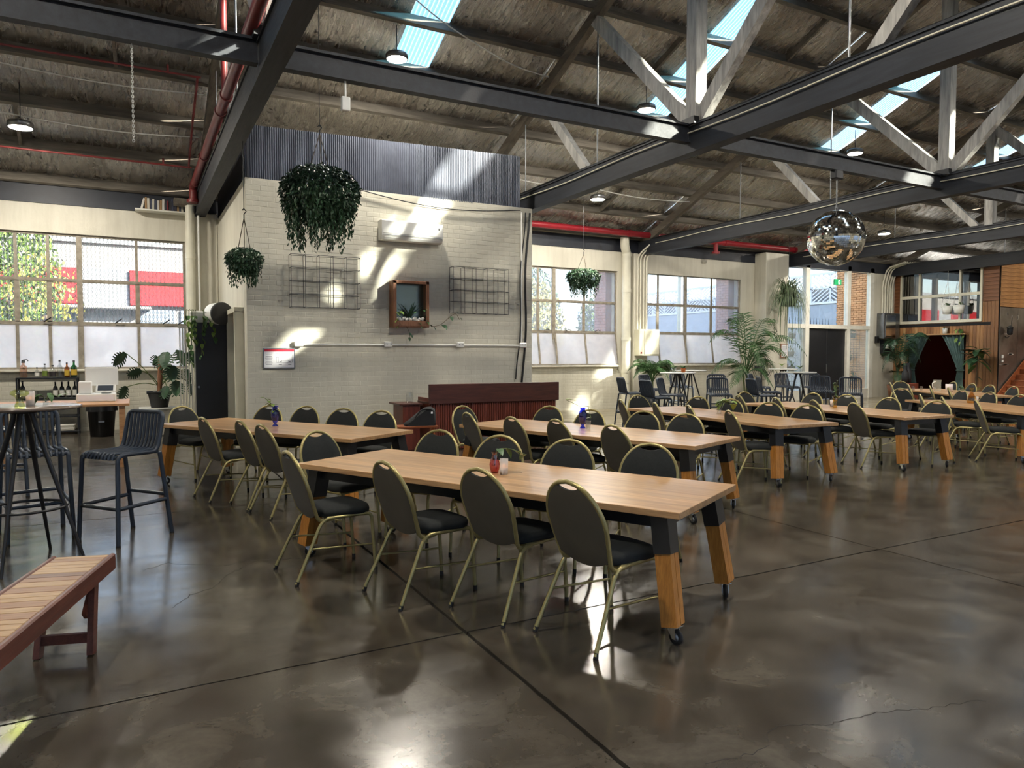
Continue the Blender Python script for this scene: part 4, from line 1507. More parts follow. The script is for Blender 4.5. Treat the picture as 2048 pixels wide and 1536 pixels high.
def make_chair():
    t = thing('banquet_chair', 'x', 'chair', (0, 0, 0), 0, 'gold framed banquet chairs')
    # legs: front pair near upright, rear pair raked back
    for s in (-1, 1):
        fl = fillet([(s * 0.195, 0.12, 0.432), (s * 0.2, 0.205, 0.432), (s * 0.205, 0.235, 0.012)], 0.06)
        o = MB().tube(fl, 0.0125, 8).build('leg', 'chair_gold', t)
        MB().cyl((s * 0.205, 0.235, 0.0), (s * 0.205, 0.235, 0.03), 0.0145, n=8).build('rubber_foot', 'rubber', o)
        rl = fillet([(s * 0.195, -0.02, 0.432), (s * 0.2, -0.165, 0.432), (s * 0.24, -0.37, 0.012)], 0.09)
        o = MB().tube(rl, 0.0125, 8).build('leg', 'chair_gold', t)
        MB().cyl((s * 0.24, -0.37, 0.0), (s * 0.238, -0.36, 0.03), 0.0145, n=8).build('rubber_foot', 'rubber', o)
    mb = MB()
    for s in (-1, 1):
        mb.tube([(s * 0.195, -0.13, 0.432), (s * 0.195, 0.17, 0.432)], 0.0125, 8)
    mb.tube([(-0.195, 0.185, 0.43), (0.195, 0.185, 0.43)], 0.011, 8)
    mb.tube([(-0.195, -0.12, 0.425), (0.195, -0.12, 0.425)], 0.011, 8)
    mb.build('seat_frame', 'chair_gold', t)
    for s in (-1, 1):
        MB().tube([(s * 0.2, 0.222, 0.20), (s * 0.22, -0.265, 0.236)], 0.007, 6).build('stretcher', 'chair_gold', t)
    # arched back frame
    left = [(-arch_hw(z), lean_y(z), z) for z in (0.45, 0.5, 0.56, 0.62, 0.66, 0.70, 0.74, 0.78, 0.82, 0.85, 0.875, 0.892)]
    topn = [(0, lean_y(0.903), 0.903)]
    right = [(-x, y_, z) for x, y_, z in reversed(left)]
    lowl = [(-0.19, -0.08, 0.425), (-0.19, -0.15, 0.415), (-0.19, -0.185, 0.425)]
    lowr = [(0.19, -0.185, 0.425), (0.19, -0.15, 0.415), (0.19, -0.08, 0.425)]
    MB().tube(lowl + left + topn + right + lowr, 0.0135, 8).build('back_frame', 'chair_gold', t)
    # padded back with a grip slot left open under the arch
    nx, nz = 28, 10

    def zr(x):
        a = abs(x)
        zh = 0.66 + 0.243 * math.sqrt(max(0, 1 - (a / 0.222) ** 2)) - 0.006
        if a < 0.085:
            zh -= 0.042 * math.cos(a / 0.085 * math.pi / 2) ** 0.7
        if a <= 0.188:
            zl = 0.415 + 0.05 * (a / 0.188) ** 2
        else:
            zl = 0.42 + (a - 0.188) / 0.033 * 0.23
        return min(zl, zh - 0.004), zh

    def surf(off, puff):
        def fn(u, v):
            x = (-1 + 2 * u) * 0.2175
            zl, zh = zr(x)
            z = zl + (zh - zl) * v
            e = (1 - (2 * u - 1) ** 4) * (1 - (2 * v - 1) ** 4)
            return (x, lean_y(z) + off + puff * e, z)
        return fn
    MB().grid(surf(-0.010, -0.008), nx, nz).build('back_panel', 'chair_vinyl', t)
    mb = MB()
    mb.grid(surf(0.010, 0.018), nx, nz)
    f0, f1 = surf(-0.010, 0), surf(0.010, 0)
    ring = [(i / nx, 0) for i in range(nx)] + [(1, j / nz) for j in range(nz)] + [(1 - i / nx, 1) for i in range(nx)] + [(0, 1 - j / nz) for j in range(nz)]
    A = [f0(*q) for q in ring]
    B = [f1(*q) for q in ring]
    n = len(A)
    mb.add(A + B, [(i, (i + 1) % n, (i + 1) % n + n, i + n) for i in range(n)], None, True)
    mb.build('backrest', 'chair_fabric', t)
    # cushioned seat

    def se(u, v):
        a = u * 2 * math.pi
        return a
    rings = [(0.90, 0.432), (0.99, 0.440), (1.0, 0.465), (0.96, 0.488), (0.8, 0.503), (0.45, 0.510), (0.0, 0.512)]
    mb = MB()
    n = 32
    vs_ = []
    for k, z in rings:
        for i in range(n):
            a = 2 * math.pi * i / n
            c_, s_ = math.cos(a), math.sin(a)
            p = 2.0 / 4.0
            x = 0.215 * math.copysign(abs(c_) ** p, c_) * k * (1.0 if s_ > 0 else 0.94)
            y_ = 0.205 * math.copysign(abs(s_) ** p, s_) * k + 0.02
            vs_.append((x, y_, z))
    fs = []
    for r_ in range(len(rings) - 1):
        for i in range(n):
            fs.append((r_ * n + i, r_ * n + (i + 1) % n, (r_ + 1) * n + (i + 1) % n, (r_ + 1) * n + i))
    mb.add(vs_, fs, None, True)
    mb.add(vs_[:n], [tuple(range(n - 1, -1, -1))])
    mb.build('seat', 'chair_fabric', t)
    return t


def make_table(L, W):
    t = thing('long_table', 'x', 'table', (0, 0, 0), 0, 'long timber tables on castors')
    H = 0.745
    MB().cbox((0, 0, H - 0.02), (L, W, 0.04), 0.003).build('tabletop', 'tabletop_oak', t)
    mb = MB()
    lx, ly = L / 2 - 0.14, W / 2 - 0.11
    for s in (-1, 1):
        mb.box((0, s * (ly), 0.665), (2 * lx, 0.04, 0.08))
        mb.box((s * lx, 0, 0.665), (0.04, 2 * ly, 0.08))
    mb.build('under_frame', 'black_metal', t)
    for sx in (-1, 1):
        for sy in (-1, 1):
            def P(k):                     # leg axis from bracket top (k=0) to castor (k=1)
                return Vector((sx * (lx + 0.09 * k), sy * (ly + 0.06 * k), 0.705 - 0.6 * k))
            br = MB()
            M_ = Matrix.Translation(P(0))
            a, b = P(0), P(0.36)
            br.bar(a, b, 0.132, 0.1, (1, 0, 0))
            o = br.build('leg_bracket', 'black_metal', t)
            for q in (-1, 1):
                off = Vector((0, q * 0.0315, 0))
                MB().bar(P(0.34) + off, P(1.0) + off, 0.058, 0.092, (1, 0, 0)).build('leg_post', 'leg_timber', o)
            e = P(1.0)
            c = MB()
            ang = sx * 0.7 + sy * 0.4
            Mc = Matrix.Translation((e.x, e.y, 0)) @ Matrix.Rotation(ang, 4, 'Z')
            c.box((0, 0, 0.104), (0.085, 0.075, 0.006), M=Mc)
            c.cyl((0, 0, 0.09), (0, 0, 0.104), 0.022, n=12, M=Mc)
            for q in (-1, 1):
                c.prism([(-0.028, 0.092), (0.028, 0.092), (-0.012, 0.035), (-0.034, 0.035)], 'y', q * 0.021 - 0.002, q * 0.021 + 0.002, M=Mc)
            cs = c.build('castor', 'chrome', t)
            wh = MB()
            Mw = Mc @ Matrix.Translation((-0.022, 0, 0.044)) @ Euler((R(90), 0, 0)).to_matrix().to_4x4()
            wh.lathe([(0.0, -0.014), (0.036, -0.014), (0.044, -0.008), (0.044, 0.008), (0.036, 0.014), (0.0, 0.014)], 20, Mw)
            wh.build('wheel', 'rubber', cs)
            hb = MB().lathe([(0.0, -0.0165), (0.026, -0.015), (0.026, 0.015), (0.0, 0.0165)], 16, Mw)
            hb.build('hub', 'grey_steel', cs)
    return t


CH = make_chair()
TB = make_table(3.12, 1.02)
TABLES = {
    'T1': (2.305, 4.545, 118.0, 'front timber table with the red vase', 'red vase table'),
    'T2': (1.513, 8.62, 122.4, 'left timber table with the single blue vase near the brick wall', 'left blue vase table'),
    'T3': (4.527, 6.65, 110.7, 'middle timber table with a blue vase and a leaf stem', 'middle blue vase table'),
    'T4': (7.36, 7.50, 87.5, 'timber table with pale yellow leaves in a glass', 'yellow leaf table'),
    'T5': (9.843, 7.50, 86.0, 'timber table with a green sprig in an amber glass', 'green sprig table'),
    'T6': (12.62, 6.75, 62.0, 'right hand timber table with the amber carafe', 'amber carafe table'),
    'T7': (16.5, 9.6, 56.0, 'farthest timber table with the water jug', 'water jug table'),
}
for k, (cx, cy_, a, lab, short) in TABLES.items():
    place(TB, (cx, cy_, 0), R(a), lab)
remove_tree(TB)

# chairs: position of the top of the back as seen, by table and side
SEATS = {
    'T1': ([(0.96, 5.20), (1.42, 4.42), (1.84, 3.88), (2.09, 3.27)], [(2.46, 6.02), (2.76, 5.38), (3.12, 4.86), (3.53, 4.34)], [(1.44, 6.44)]),
    'T2': ([(0.66, 8.42), (0.97, 7.83), (1.10, 7.30)], [(1.62, 9.98), (2.03, 9.60), (2.36, 8.98), (2.68, 8.42)], [(0.55, 10.32)]),
    'T3': ([(3.50, 7.68), (3.68, 6.92), (3.98, 6.44), (4.13, 5.66)], [(4.90, 8.12), (5.06, 7.38), (5.48, 6.86), (5.68, 6.33)], [(3.88, 8.70)]),
    'T4': ([(6.57, 8.79), (6.60, 8.02), (6.66, 7.38), (6.48, 6.46)], [(8.18, 8.83), (8.18, 8.11), (8.12, 7.30), (8.14, 6.66)], [(7.54, 9.62)]),
    'T5': ([(9.10, 8.86), (9.12, 8.08), (9.12, 7.36), (9.10, 6.66)], [(10.78, 8.70), (10.86, 8.08), (10.72, 7.20), (10.60, 6.36)], [(9.95, 9.55)]),
    'T6': ([(12.46, 8.30), (12.02, 7.52), (11.70, 6.95), (11.30, 6.20)], [(14.30, 8.10), (13.95, 7.40), (13.55, 6.70)], [(13.85, 9.08)]),
    'T7': ([(16.45, 11.05), (15.85, 10.2), (15.45, 9.45), (15.1, 8.85)], [(18.35, 10.62), (17.62, 9.75), (17.22, 9.14), (16.85, 8.46)], [(17.6, 11.55)]),
}
ordn = ['first', 'second', 'third', 'fourth', 'fifth']
rj = random.Random(21)
TURN = {'T1': (0, 12), 'T2': (-16, 15), 'T3': (-18, 12), 'T4': (-22, 23), 'T5': (-20, 8), 'T6': (-24, 5), 'T7': (-20, 5)}
TURN1 = [-20, -17, -12, -16.5]
for k, (near, far, head) in SEATS.items():
    cx, cy_, a, lab, short = TABLES[k]
    d = Vector((math.cos(R(a)), math.sin(R(a))))
    p = Vector((-d.y, d.x))
    for side, pts, f in (('near', near, -p), ('far', far, p), ('head', head, -d)):
        for i, q in enumerate(pts):
            q = Vector(q)
            rel = q - Vector((cx, cy_))
            jit = R(rj.uniform(-3, 3))
            if side == 'near':
                jit = jit * 0.3 + R(TURN1[i]) if k == 'T1' else jit + R(TURN[k][0])
            elif side == 'far':
                jit += R(TURN[k][1])
            ff = Matrix.Rotation(jit, 2) @ f
            if side == 'head':
                out = rel.dot(d)
                need = 3.12 / 2 + 0.08
                if out < need:
                    q = q + d * (need - out)
                l = 'gold framed black banquet chair at the left end of the %s' % short
            else:
                sg = 1 if side == 'near' else -1
                out = rel.dot(p) * sg
                need = 1.02 / 2 + 0.10
                if out < need:
                    q = q + p * sg * (need - out)
                l = 'black banquet chair, %s from the left, %s side of the %s' % (ordn[i], side, short)
            c = q + ff * 0.345
            place(CH, (c.x, c.y, 0), math.atan2(-ff.x, ff.y), l)
remove_tree(CH)

# ================================================================== bar stools and bar tables
plain('stool_navy', (40, 49, 62), 0.42, var=0.12, scale=8)


def make_stool():
    t = thing('bar_stool', 'x', 'bar stool', (0, 0, 0), 0, 'slatted navy bar stools')
    for s in (-1, 1):
        pts = fillet([(s * 0.24, 0.235, 0.012), (s * 0.215, 0.205, 0.745), (s * 0.212, 0.12, 0.755)], 0.05)
        o = MB().tube(pts, 0.0185, 8).build('leg', 'stool_navy', t)
        MB().cyl((s * 0.24, 0.235, 0), (s * 0.24, 0.235, 0.015), 0.02, n=8).build('glide', 'rubber', o)
        o = MB().tube([(s * 0.245, -0.29, 0.012), (s * 0.22, -0.20, 0.74)], 0.0185, 8).build('leg', 'stool_navy', t)
        MB().cyl((s * 0.245, -0.29, 0), (s * 0.245, -0.29, 0.015), 0.02, n=8).build('glide', 'rubber', o)
    # one loop: seat sides, up the back and over the top
    loop = fillet([(-0.212, 0.13, 0.755), (-0.214, -0.18, 0.748), (-0.215, -0.255, 1.085), (0.215, -0.255, 1.085), (0.214, -0.18, 0.748), (0.212, 0.13, 0.755)], 0.07)
    MB().tube(loop, 0.0185, 8).build('back_frame', 'stool_navy', t)
    mb = MB()
    mb.tube([(-0.21, 0.198, 0.735), (0.21, 0.198, 0.735)], 0.0185, 8)
    mb.tube([(-0.21, -0.185, 0.745), (0.21, -0.185, 0.745)], 0.016, 8)
    mb.build('seat_frame', 'stool_navy', t)
    for k in range(9):
        x = -0.172 + 0.043 * k
        dip = 0.014 * (1 - (x / 0.2) ** 2)
        pts = fillet([(x, 0.222, 0.715), (x, 0.205, 0.768 - dip * 0.3), (x, 0.0, 0.762 - dip), (x, -0.185, 0.765), (x, -0.222, 0.86), (x, -0.253, 1.082)], 0.04, 3)
        MB().tube(pts, 0.0135, 6).build('slat', 'stool_navy', t)
    for nm, a, b in (('footrest', (-0.228, 0.221, 0.31), (0.228, 0.221, 0.31)), ('stretcher', (-0.23, 0.221, 0.31), (-0.236, -0.255, 0.32)), ('stretcher', (0.23, 0.221, 0.31), (0.236, -0.255, 0.32)), ('stretcher', (-0.235, -0.25, 0.36), (0.235, -0.25, 0.36))):
        MB().tube([a, b], 0.0165, 8).build(nm, 'stool_navy', t)
    return t


def make_bar_table(mat):
    t = thing('bar_table', 'x', 'bar table', (0, 0, 0), 0, 'round bar tables')
    MB().lathe([(0.0, 1.18), (0.36, 1.18), (0.385, 1.185), (0.385, 1.2), (0.38, 1.204), (0.0, 1.204)], 48).build('tabletop', mat, t)
    MB().lathe([(0.0, 1.15), (0.09, 1.15), (0.1, 1.18)], 20).build('top_plate', 'black_metal', t)
    for k in range(4):
        a = math.pi / 2 * k + 0.3
        MB().cyl((0.05 * math.cos(a), 0.05 * math.sin(a), 1.17), (0.40 * math.cos(a), 0.40 * math.sin(a), 0.0), 0.021, 0.011, n=8).build('leg', 'black_metal', t)
    MB().tube([(0.272 * math.cos(2 * math.pi * i / 40), 0.272 * math.sin(2 * math.pi * i / 40), 0.43) for i in range(40)], 0.011, 8, True).build('foot_ring', 'black_metal', t)
    return t


ST = make_stool()
BT = make_bar_table('bar_top') if plain('bar_top', (110, 96, 84), 0.25, var=0.1, coat=0.4) else None
BT2 = make_bar_table('bar_top_pale') if plain('bar_top_pale', (200, 200, 196), 0.3, var=0.05) else None
place(BT, (-0.74, 6.49, 0), 0.98, 'round bar table at the left with black splayed legs and a foot ring')


def face(fx, fy):
    return math.atan2(-fx, fy)


sl = [((-0.10, 6.99), (-0.38, -0.305), 'navy slatted bar stool standing alone right of the left bar table'),
      ((-0.77, 7.42), (0.115, -0.47), 'navy slatted bar stool behind the left bar table'),
      ((-1.32, 9.7), (0.9, 0.1), 'navy slatted bar stool at the left edge in front of the bar counter'),
      ((9.55, 12.4), (0.9, -0.25), 'leftmost navy stool by the drain pipe, seen edge on'),
      ((9.0, 10.9), (0.85, -0.1), 'navy stool turned right, nearest of the group under the windows'),
      ((11.15, 13.65), (0.3, -1), 'navy stool behind, under the cream meter box'),
      ((9.9, 11.5), (0.55, -0.85), 'navy stool left of the bar tables under the windows'),
      ((12.7, 14.35), (-0.2, -1), 'navy stool against the wall behind the two bar tables'),
      ((10.95, 11.2), (-0.55, -0.85), 'navy stool right of the bar table, with a tan tag'),
      ((12.75, 13.1), (-0.6, -0.85), 'navy stool at the back right of the window group'),
      ((14.25, 13.15), (0.5, -0.9), 'navy stool at the back by the tall palm'),
      ((12.55, 11.3), (0.8, -0.6), 'navy stool in the middle of the palm group'),
      ((11.45, 10.5), (0.9, -0.35), 'navy stool nearest the tables in the palm group'),
      ((15.1, 13.0), (-0.1, -1), 'navy stool below the framed notice'),
      ((15.5, 12.5), (-0.5, -0.8), 'navy stool in front of the frosted glass, behind the bar table'),
      ((14.0, 11.05), (-0.6, -0.8), 'navy stool right of the entrance bar table'),
      ((13.75, 10.15), (-0.75, -0.6), 'navy stool standing alone before the black doors')]
for (p_, f_, l_) in sl:
    place(ST, (p_[0], p_[1], 0), face(*f_), l_)
for (p_, m_, l_) in (((10.46, 11.95), BT2, 'nearer round bar table under the right windows'), ((12.27, 13.55), BT2, 'farther round bar table under the right windows'), ((15.73, 13.7), BT2, 'round bar table under the framed notice'), ((13.23, 11.1), BT2, 'round bar table in front of the frosted entrance glass')):
    place(m_, (p_[0], p_[1], 0), random.uniform(0, 1.5), l_)
remove_tree(ST)
remove_tree(BT)
remove_tree(BT2)

# ================================================================== slatted bench at the lower left
ax = Vector((0.27, 0.96)).normalized()          # pointing to the far end
far = Vector((-0.265, 4.665))
LB = 2.0
c = far - ax * (LB / 2)
t = thing('slatted_bench', 'low folding bench of mixed timber slats at the lower left', 'bench', (c.x, c.y, 0), math.atan2(ax.y, ax.x))
HB = 0.46
rs = random.Random(4)
x = -LB / 2 + 0.03
seq = ['bench_slat_pale', 'bench_slat_mid', 'bench_slat_pale', 'bench_slat_dark', 'bench_slat_pale', 'bench_slat_mid']
k = 0
while x < LB / 2 - 0.05:
    w = rs.choice((0.07, 0.085, 0.06))
    w = min(w, LB / 2 - 0.02 - x)
    o = MB().cbox((x + w / 2, 0, HB - 0.011), (w - 0.003, 0.27, 0.02), 0.003).build('slat', rs.choice(seq), t)
    x += w
for s in (-1, 1):
    MB().cbox((0, s * 0.15, HB - 0.045), (LB, 0.03, 0.095), 0.008).build('side_rail', 'bench_frame', t)
for s in (-1, 1):
    MB().cbox((s * (LB / 2 - 0.012), 0, HB - 0.04), (0.024, 0.27, 0.07), 0.006).build('end_rail', 'bench_frame', t)
for e in (-1, 1):
    for s in (-1, 1):
        MB().bar((e * (LB / 2 - 0.20), s * 0.115, HB - 0.06), (e * (LB / 2 - 0.30), s * 0.128, 0.0), 0.03, 0.06, (1, 0, 0)).build('leg', 'bench_frame', t)
        MB().bar((e * (LB / 2 - 0.10), s * 0.09, HB - 0.07), (e * (LB / 2 - 0.285), s * 0.095, 0.2), 0.02, 0.05, (1, 0, 0)).build('brace', 'bench_frame', t)
    MB().bar((e * (LB / 2 - 0.29), -0.125, 0.09), (e * (LB / 2 - 0.29), 0.125, 0.09), 0.025, 0.05).build('cross_bar', 'bench_frame', t)

# ================================================================== reception counter
t = thing('reception_counter', 'dark mahogany counter with a slatted front before the brick wall', 'counter', (5.515, 11.2, 0), 0)
MB().cbox((0, -0.30, 0.94), (2.49, 0.05, 0.325), 0.006).build('upper_board', 'mahogany', t)
MB().cbox((0, 0.0, 0.79), (2.44, 0.6, 0.04), 0.006).build('worktop', 'mahogany', t)
MB().box((0, 0.0, 0.39), (2.38, 0.5, 0.76)).build('body', 'near_black', t)
for k in range(56):
    MB().cbox((-1.19 + 0.0432 * k, -0.267, 0.40), (0.034, 0.024, 0.78), 0.004).build('slat', 'mahogany_slat', t)
for s in (-1, 1):
    MB().cbox((s * 1.2, 0.02, 0.44), (0.03, 0.54, 0.86), 0.004).build('end_panel', 'mahogany_slat', t)
t = thing('side_cabinet', 'small lower cabinet at the left end of the mahogany counter', 'cabinet', (4.08, 11.45, 0), 0)
MB().cbox((0, 0, 0.375), (0.3, 0.5, 0.75), 0.006).build('body', 'mahogany_slat', t)
MB().cbox((-0.02, -0.01, 0.765), (0.4, 0.56, 0.03), 0.005).build('top', 'mahogany', t)
# bench with a black bag left of the counter
t = thing('small_bench', 'small reddish bench carrying a black bag beside the counter', 'bench', (3.85, 10.35, 0), R(-10))
MB().cbox((0, 0, 0.485), (0.62, 0.3, 0.03), 0.005).build('seat', 'stair_timber', t)
for sx in (-1, 1):
    for sy in (-1, 1):
        MB().bar((sx * 0.24, sy * 0.11, 0.475), (sx * 0.28, sy * 0.13, 0), 0.035, 0.035).build('leg', 'stair_timber', t)
plain('bag_black', (22, 24, 28), 0.8, var=0.2)
t = thing('bag', 'black soft bag lying on the small bench', 'bag', (3.9, 10.33, 0.5), R(-10))
mb = MB()
prof = [(-0.24, 0.0), (-0.25, 0.03), (-0.16, 0.09), (-0.02, 0.20), (0.08, 0.27), (0.17, 0.285), (0.22, 0.25), (0.235, 0.1), (0.23, 0.0)]
n = len(prof)
for j, (yv, sc) in enumerate(((-0.1, 0.9), (-0.07, 1.0), (0.07, 1.0), (0.1, 0.9))):
    pass
A = [[(px_ * sc, yv, pz_ * sc) for px_, pz_ in prof] for yv, sc in ((-0.11, 0.88), (-0.07, 1.0), (0.07, 1.0), (0.11, 0.88))]
V = [q for a_ in A for q in a_]
F = [(r_ * n + i, r_ * n + (i + 1) % n, (r_ + 1) * n + (i + 1) % n, (r_ + 1) * n + i) for r_ in range(3) for i in range(n)]
mb.add(V, F, None, True)
mb.add(A[0], [tuple(range(n))])
mb.add(A[3], [tuple(range(n - 1, -1, -1))])
mb.build('body', 'bag_black', t)
MB().tube(fillet([(-0.1, -0.1, 0.12), (0.0, -0.13, 0.26), (0.14, -0.11, 0.25)], 0.08), 0.012, 6).build('strap', 'bag_black', t)
MB().box((0.16, -0.125, 0.2), (0.03, 0.003, 0.03)).build('badge', 'paper_white', t)
glass('vessel_glass', (0.95, 0.97, 0.97), 0.16, 0.02)
t = thing('glass_jar', 'clear glass jar on the cabinet beside the counter', 'jar', (4.1, 11.35, 0.78), 0)
MB().lathe([(0.0, 0.0), (0.06, 0.0), (0.065, 0.12), (0.05, 0.17), (0.05, 0.18)], 18).build('jar', 'vessel_glass', t)

# ================================================================== the bar at the far left
t = thing('bar_counter', 'pine topped bar counter under the left window', 'counter', (-2.0, 11.95, 0), 0)
MB().cbox((0, 0, 0.885), (3.9, 1.15, 0.035), 0.005).build('worktop', 'counter_pine', t)
for sx in (-1, 0.2, 1):
    for sy in (-1, 1):
        MB().box((sx * 1.85, sy * 0.48, 0.435), (0.07, 0.07, 0.87)).build('leg', 'counter_pine', t)
MB().box((-0.7, 0.3, 0.45), (1.6, 0.03, 0.7)).build('panel', 'black_plastic', t)
t = thing('bottle_shelf', 'dark steel shelf unit of bottles against the left wall', 'shelf', (-1.48, 16.72, 0), 0)
for sx in (-1, 1):
    for sy in (-1, 1):
        MB().box((sx * 0.5, sy * 0.16, 0.565), (0.03, 0.03, 1.13)).build('post', 'black_metal', t)
for z in (0.06, 0.36, 0.72, 1.12):
    MB().cbox((0, 0, z), (1.03, 0.36, 0.03), 0.004).build('shelf_board', 'black_metal', t)
plain('label_white', (225, 222, 214), 0.6, var=0.04)
plain('label_green', (120, 140, 60), 0.6, var=0.1)
plain('label_dark', (44, 38, 40), 0.6, var=0.1)
plain('label_gold', (206, 170, 60), 0.6, var=0.1)
glass('bottle_clear', (0.88, 0.9, 0.9), 0.16, 0.02)
glass('bottle_green', (0.08, 0.4, 0.16), 0.16, 0.02)
glass('bottle_amber', (0.72, 0.36, 0.06), 0.16, 0.02)
glass('bottle_pink', (0.86, 0.66, 0.55), 0.16, 0.02)
plain('bottle_black', (18, 18, 22), 0.15, var=0.1)


def bottle(loc, r, h, mat, lab_mat, label, group, neck=0.35, cap='near_black', siphon=False):
    t = thing('bottle', label, 'bottle', loc, 0, group)
    nh = h * (1 - neck)
    MB().lathe([(0.0, 0.0), (r * 0.95, 0.0), (r, 0.01), (r, nh * 0.85), (r * 0.85, nh), (r * 0.36, nh + h * 0.09), (r * 0.32, h * 0.96), (r * 0.32, h * 0.96)], 18).build('glass_body', mat, t)
    if siphon:
        MB().lathe([(r * 0.5, h * 0.84), (r * 0.42, h), (0, h)], 14).build('cap', cap, t)
        MB().tube([(0, 0, h), (r * 1.0, 0, h * 1.02), (r * 1.25, 0, h * 0.93)], 0.009, 6).build('spout', cap, t)
    else:
        MB().lathe([(r * 0.37, h * 0.9), (r * 0.37, h), (0, h)], 12).build('cap', cap, t)
    if lab_mat:
        MB().lathe([(r * 1.015, nh * 0.18), (r * 1.015, nh * 0.72)], 18).build('paper_label', lab_mat, t)
    return t


G1 = 'spirit bottles on the left shelf top'
for (xv, r_, h_, m_, lm, lb, sp) in ((-1.88, 0.065, 0.34, 'bottle_pink', None, 'pinkish soda siphon on the left shelf top', True), (-1.66, 0.04, 0.2, 'bottle_clear', 'label_white', 'small clear bottle beside the soda siphon', False), (-1.53, 0.045, 0.27, 'bottle_clear', 'label_green', 'clear bottle with a green label on the shelf top', False), (-1.40, 0.055, 0.24, 'bottle_clear', 'label_dark', 'squat clear bottle with a dark label on the shelf top', False), (-1.28, 0.05, 0.34, 'bottle_clear', None, 'tall plain clear bottle on the shelf top', False), (-1.16, 0.045, 0.29, 'bottle_amber', 'label_gold', 'amber bottle with a yellow label on the shelf top', False), (-1.04, 0.055, 0.33, 'bottle_green', 'label_gold', 'green bottle at the right end of the shelf top', False)):
    bottle((xv, 16.68, 1.136), r_, h_, m_, lm, lb, G1, siphon=sp)
for k, xv in enumerate((-1.36, -1.25, -1.14, -1.03)):
    bottle((xv, 16.66, 0.736), 0.042, 0.31, 'bottle_black', 'label_white', 'black wine bottle, %s from the left on the middle shelf' % ordn[k], 'wine bottles on the middle shelf')
bottle((-1.9, 16.66, 0.736), 0.045, 0.33, 'bottle_black', 'label_white', 'black wine bottle alone at the left of the middle shelf', 'wine bottles on the middle shelf')
rp = random.Random(9)
for k in range(4):
    tag(MB().cbox((-1.22 + rp.uniform(-.02, .02), 16.7, 0.075 + 0.015 + 0.031 * k), (0.34, 0.26, 0.028), 0.004).build('folded_towel', 'label_white' if k % 2 else 'grey_plaster'), 'folded pale towel, %s from the bottom on the lowest shelf' % ordn[k], 'towel', 'towels on the lowest shelf')
t = thing('wheelie_bin', 'round black rubbish bin under the left bar counter', 'bin', (-0.55, 15.9, 0), 0)
MB().lathe([(0.0, 0.0), (0.2, 0.0), (0.25, 0.62), (0.265, 0.62), (0.265, 0.65), (0.24, 0.65)], 28).build('body', 'black_plastic', t)
mb = MB()
mb.grid(lambda u, v: ((0.262 + 0.02 * math.sin(u * 60) * v) * math.cos(2 * math.pi * u), (0.262 + 0.02 * math.sin(u * 60) * v) * math.sin(2 * math.pi * u), 0.665 - 0.17 * v), 60, 4)
mb.build('bag_liner', 'bag_black', t)
MB().box((0.0, -0.226, 0.3), (0.1, 0.01, 0.03)).build('plate', 'grey_steel', t)
t = thing('cash_drawer', 'white cash drawer on the left bar counter', 'cash drawer', (-0.48, 12.15, 0.903), 0)
MB().cbox((0, 0, 0.055), (0.5, 0.42, 0.11), 0.008).build('case', 'white_plastic', t)
MB().box((0, -0.212, 0.05), (0.44, 0.004, 0.07)).build('drawer_front', 'paper_white', t)
plain('screen_dark', (70, 76, 84), 0.2, var=0.1)
t = thing('card_tablet', 'white till tablet with a dark screen on the cash drawer', 'tablet', (-0.36, 12.1, 1.015), R(-8))
MB().cbox((0, 0, 0.07), (0.26, 0.03, 0.13), 0.01, (R(-35), 0, 0)).build('case', 'white_plastic', t)
MB().box((0, -0.0145, 0.082), (0.2, 0.004, 0.085), (R(-35), 0, 0)).build('screen', 'screen_dark', t)
MB().cbox((0, 0.05, 0.03), (0.14, 0.1, 0.06), 0.01).build('stand', 'white_plastic', t)
tag(MB().cbox((-0.62, 12.12, 1.015 + 0.09), (0.17, 0.14, 0.18), 0.012).build('receipt_printer', 'white_plastic'), 'white receipt printer box left of the till tablet', 'printer')
t = thing('monitor', 'white monitor seen from behind on the bar counter', 'monitor', (-0.42, 12.47, 0.903), R(5))
MB().cbox((0, 0, 0.35), (0.44, 0.03, 0.28), 0.01).build('panel', 'white_plastic', t)
MB().cbox((0, 0.02, 0.12), (0.06, 0.03, 0.24), 0.006).build('stand', 'white_plastic', t)
MB().cbox((0, 0.0, 0.01), (0.22, 0.16, 0.02), 0.006).build('foot', 'white_plastic', t)
t = thing('plant_stand', 'pale low cabinet carrying the potted monstera', 'cabinet', (0.45, 15.6, 0), 0)
MB().cbox((0, 0, 0.535), (0.72, 0.5, 0.03), 0.004).build('top', 'white_paint', t)
MB().box((0, 0.0, 0.27), (0.66, 0.44, 0.5)).build('body', 'grey_plaster', t)

# ================================================================== plants
plain('leaf_dark', (44, 74, 48), 0.45, var=0.35, scale=9, obj=True)
plain('leaf_mid', (72, 108, 58), 0.45, var=0.3, scale=9, obj=True)
plain('leaf_light', (128, 156, 72), 0.5, var=0.25, scale=9, obj=True)
plain('leaf_grey', (112, 130, 98), 0.5, var=0.2, scale=9, obj=True)
plain('palm_green', (64, 98, 54), 0.45, var=0.3, scale=5, obj=True)
plain('stem_green', (96, 112, 62), 0.6, var=0.2)
plain('stem_brown', (92, 74, 52), 0.8, var=0.2)
plain('wire_brown', (84, 74, 58), 0.6, var=0.2)
plain('soil', (40, 32, 26), 0.95, var=0.3)
plain('pot_white', (222, 222, 216), 0.45, var=0.06)
plain('pot_green', (60, 78, 62), 0.5, var=0.1)


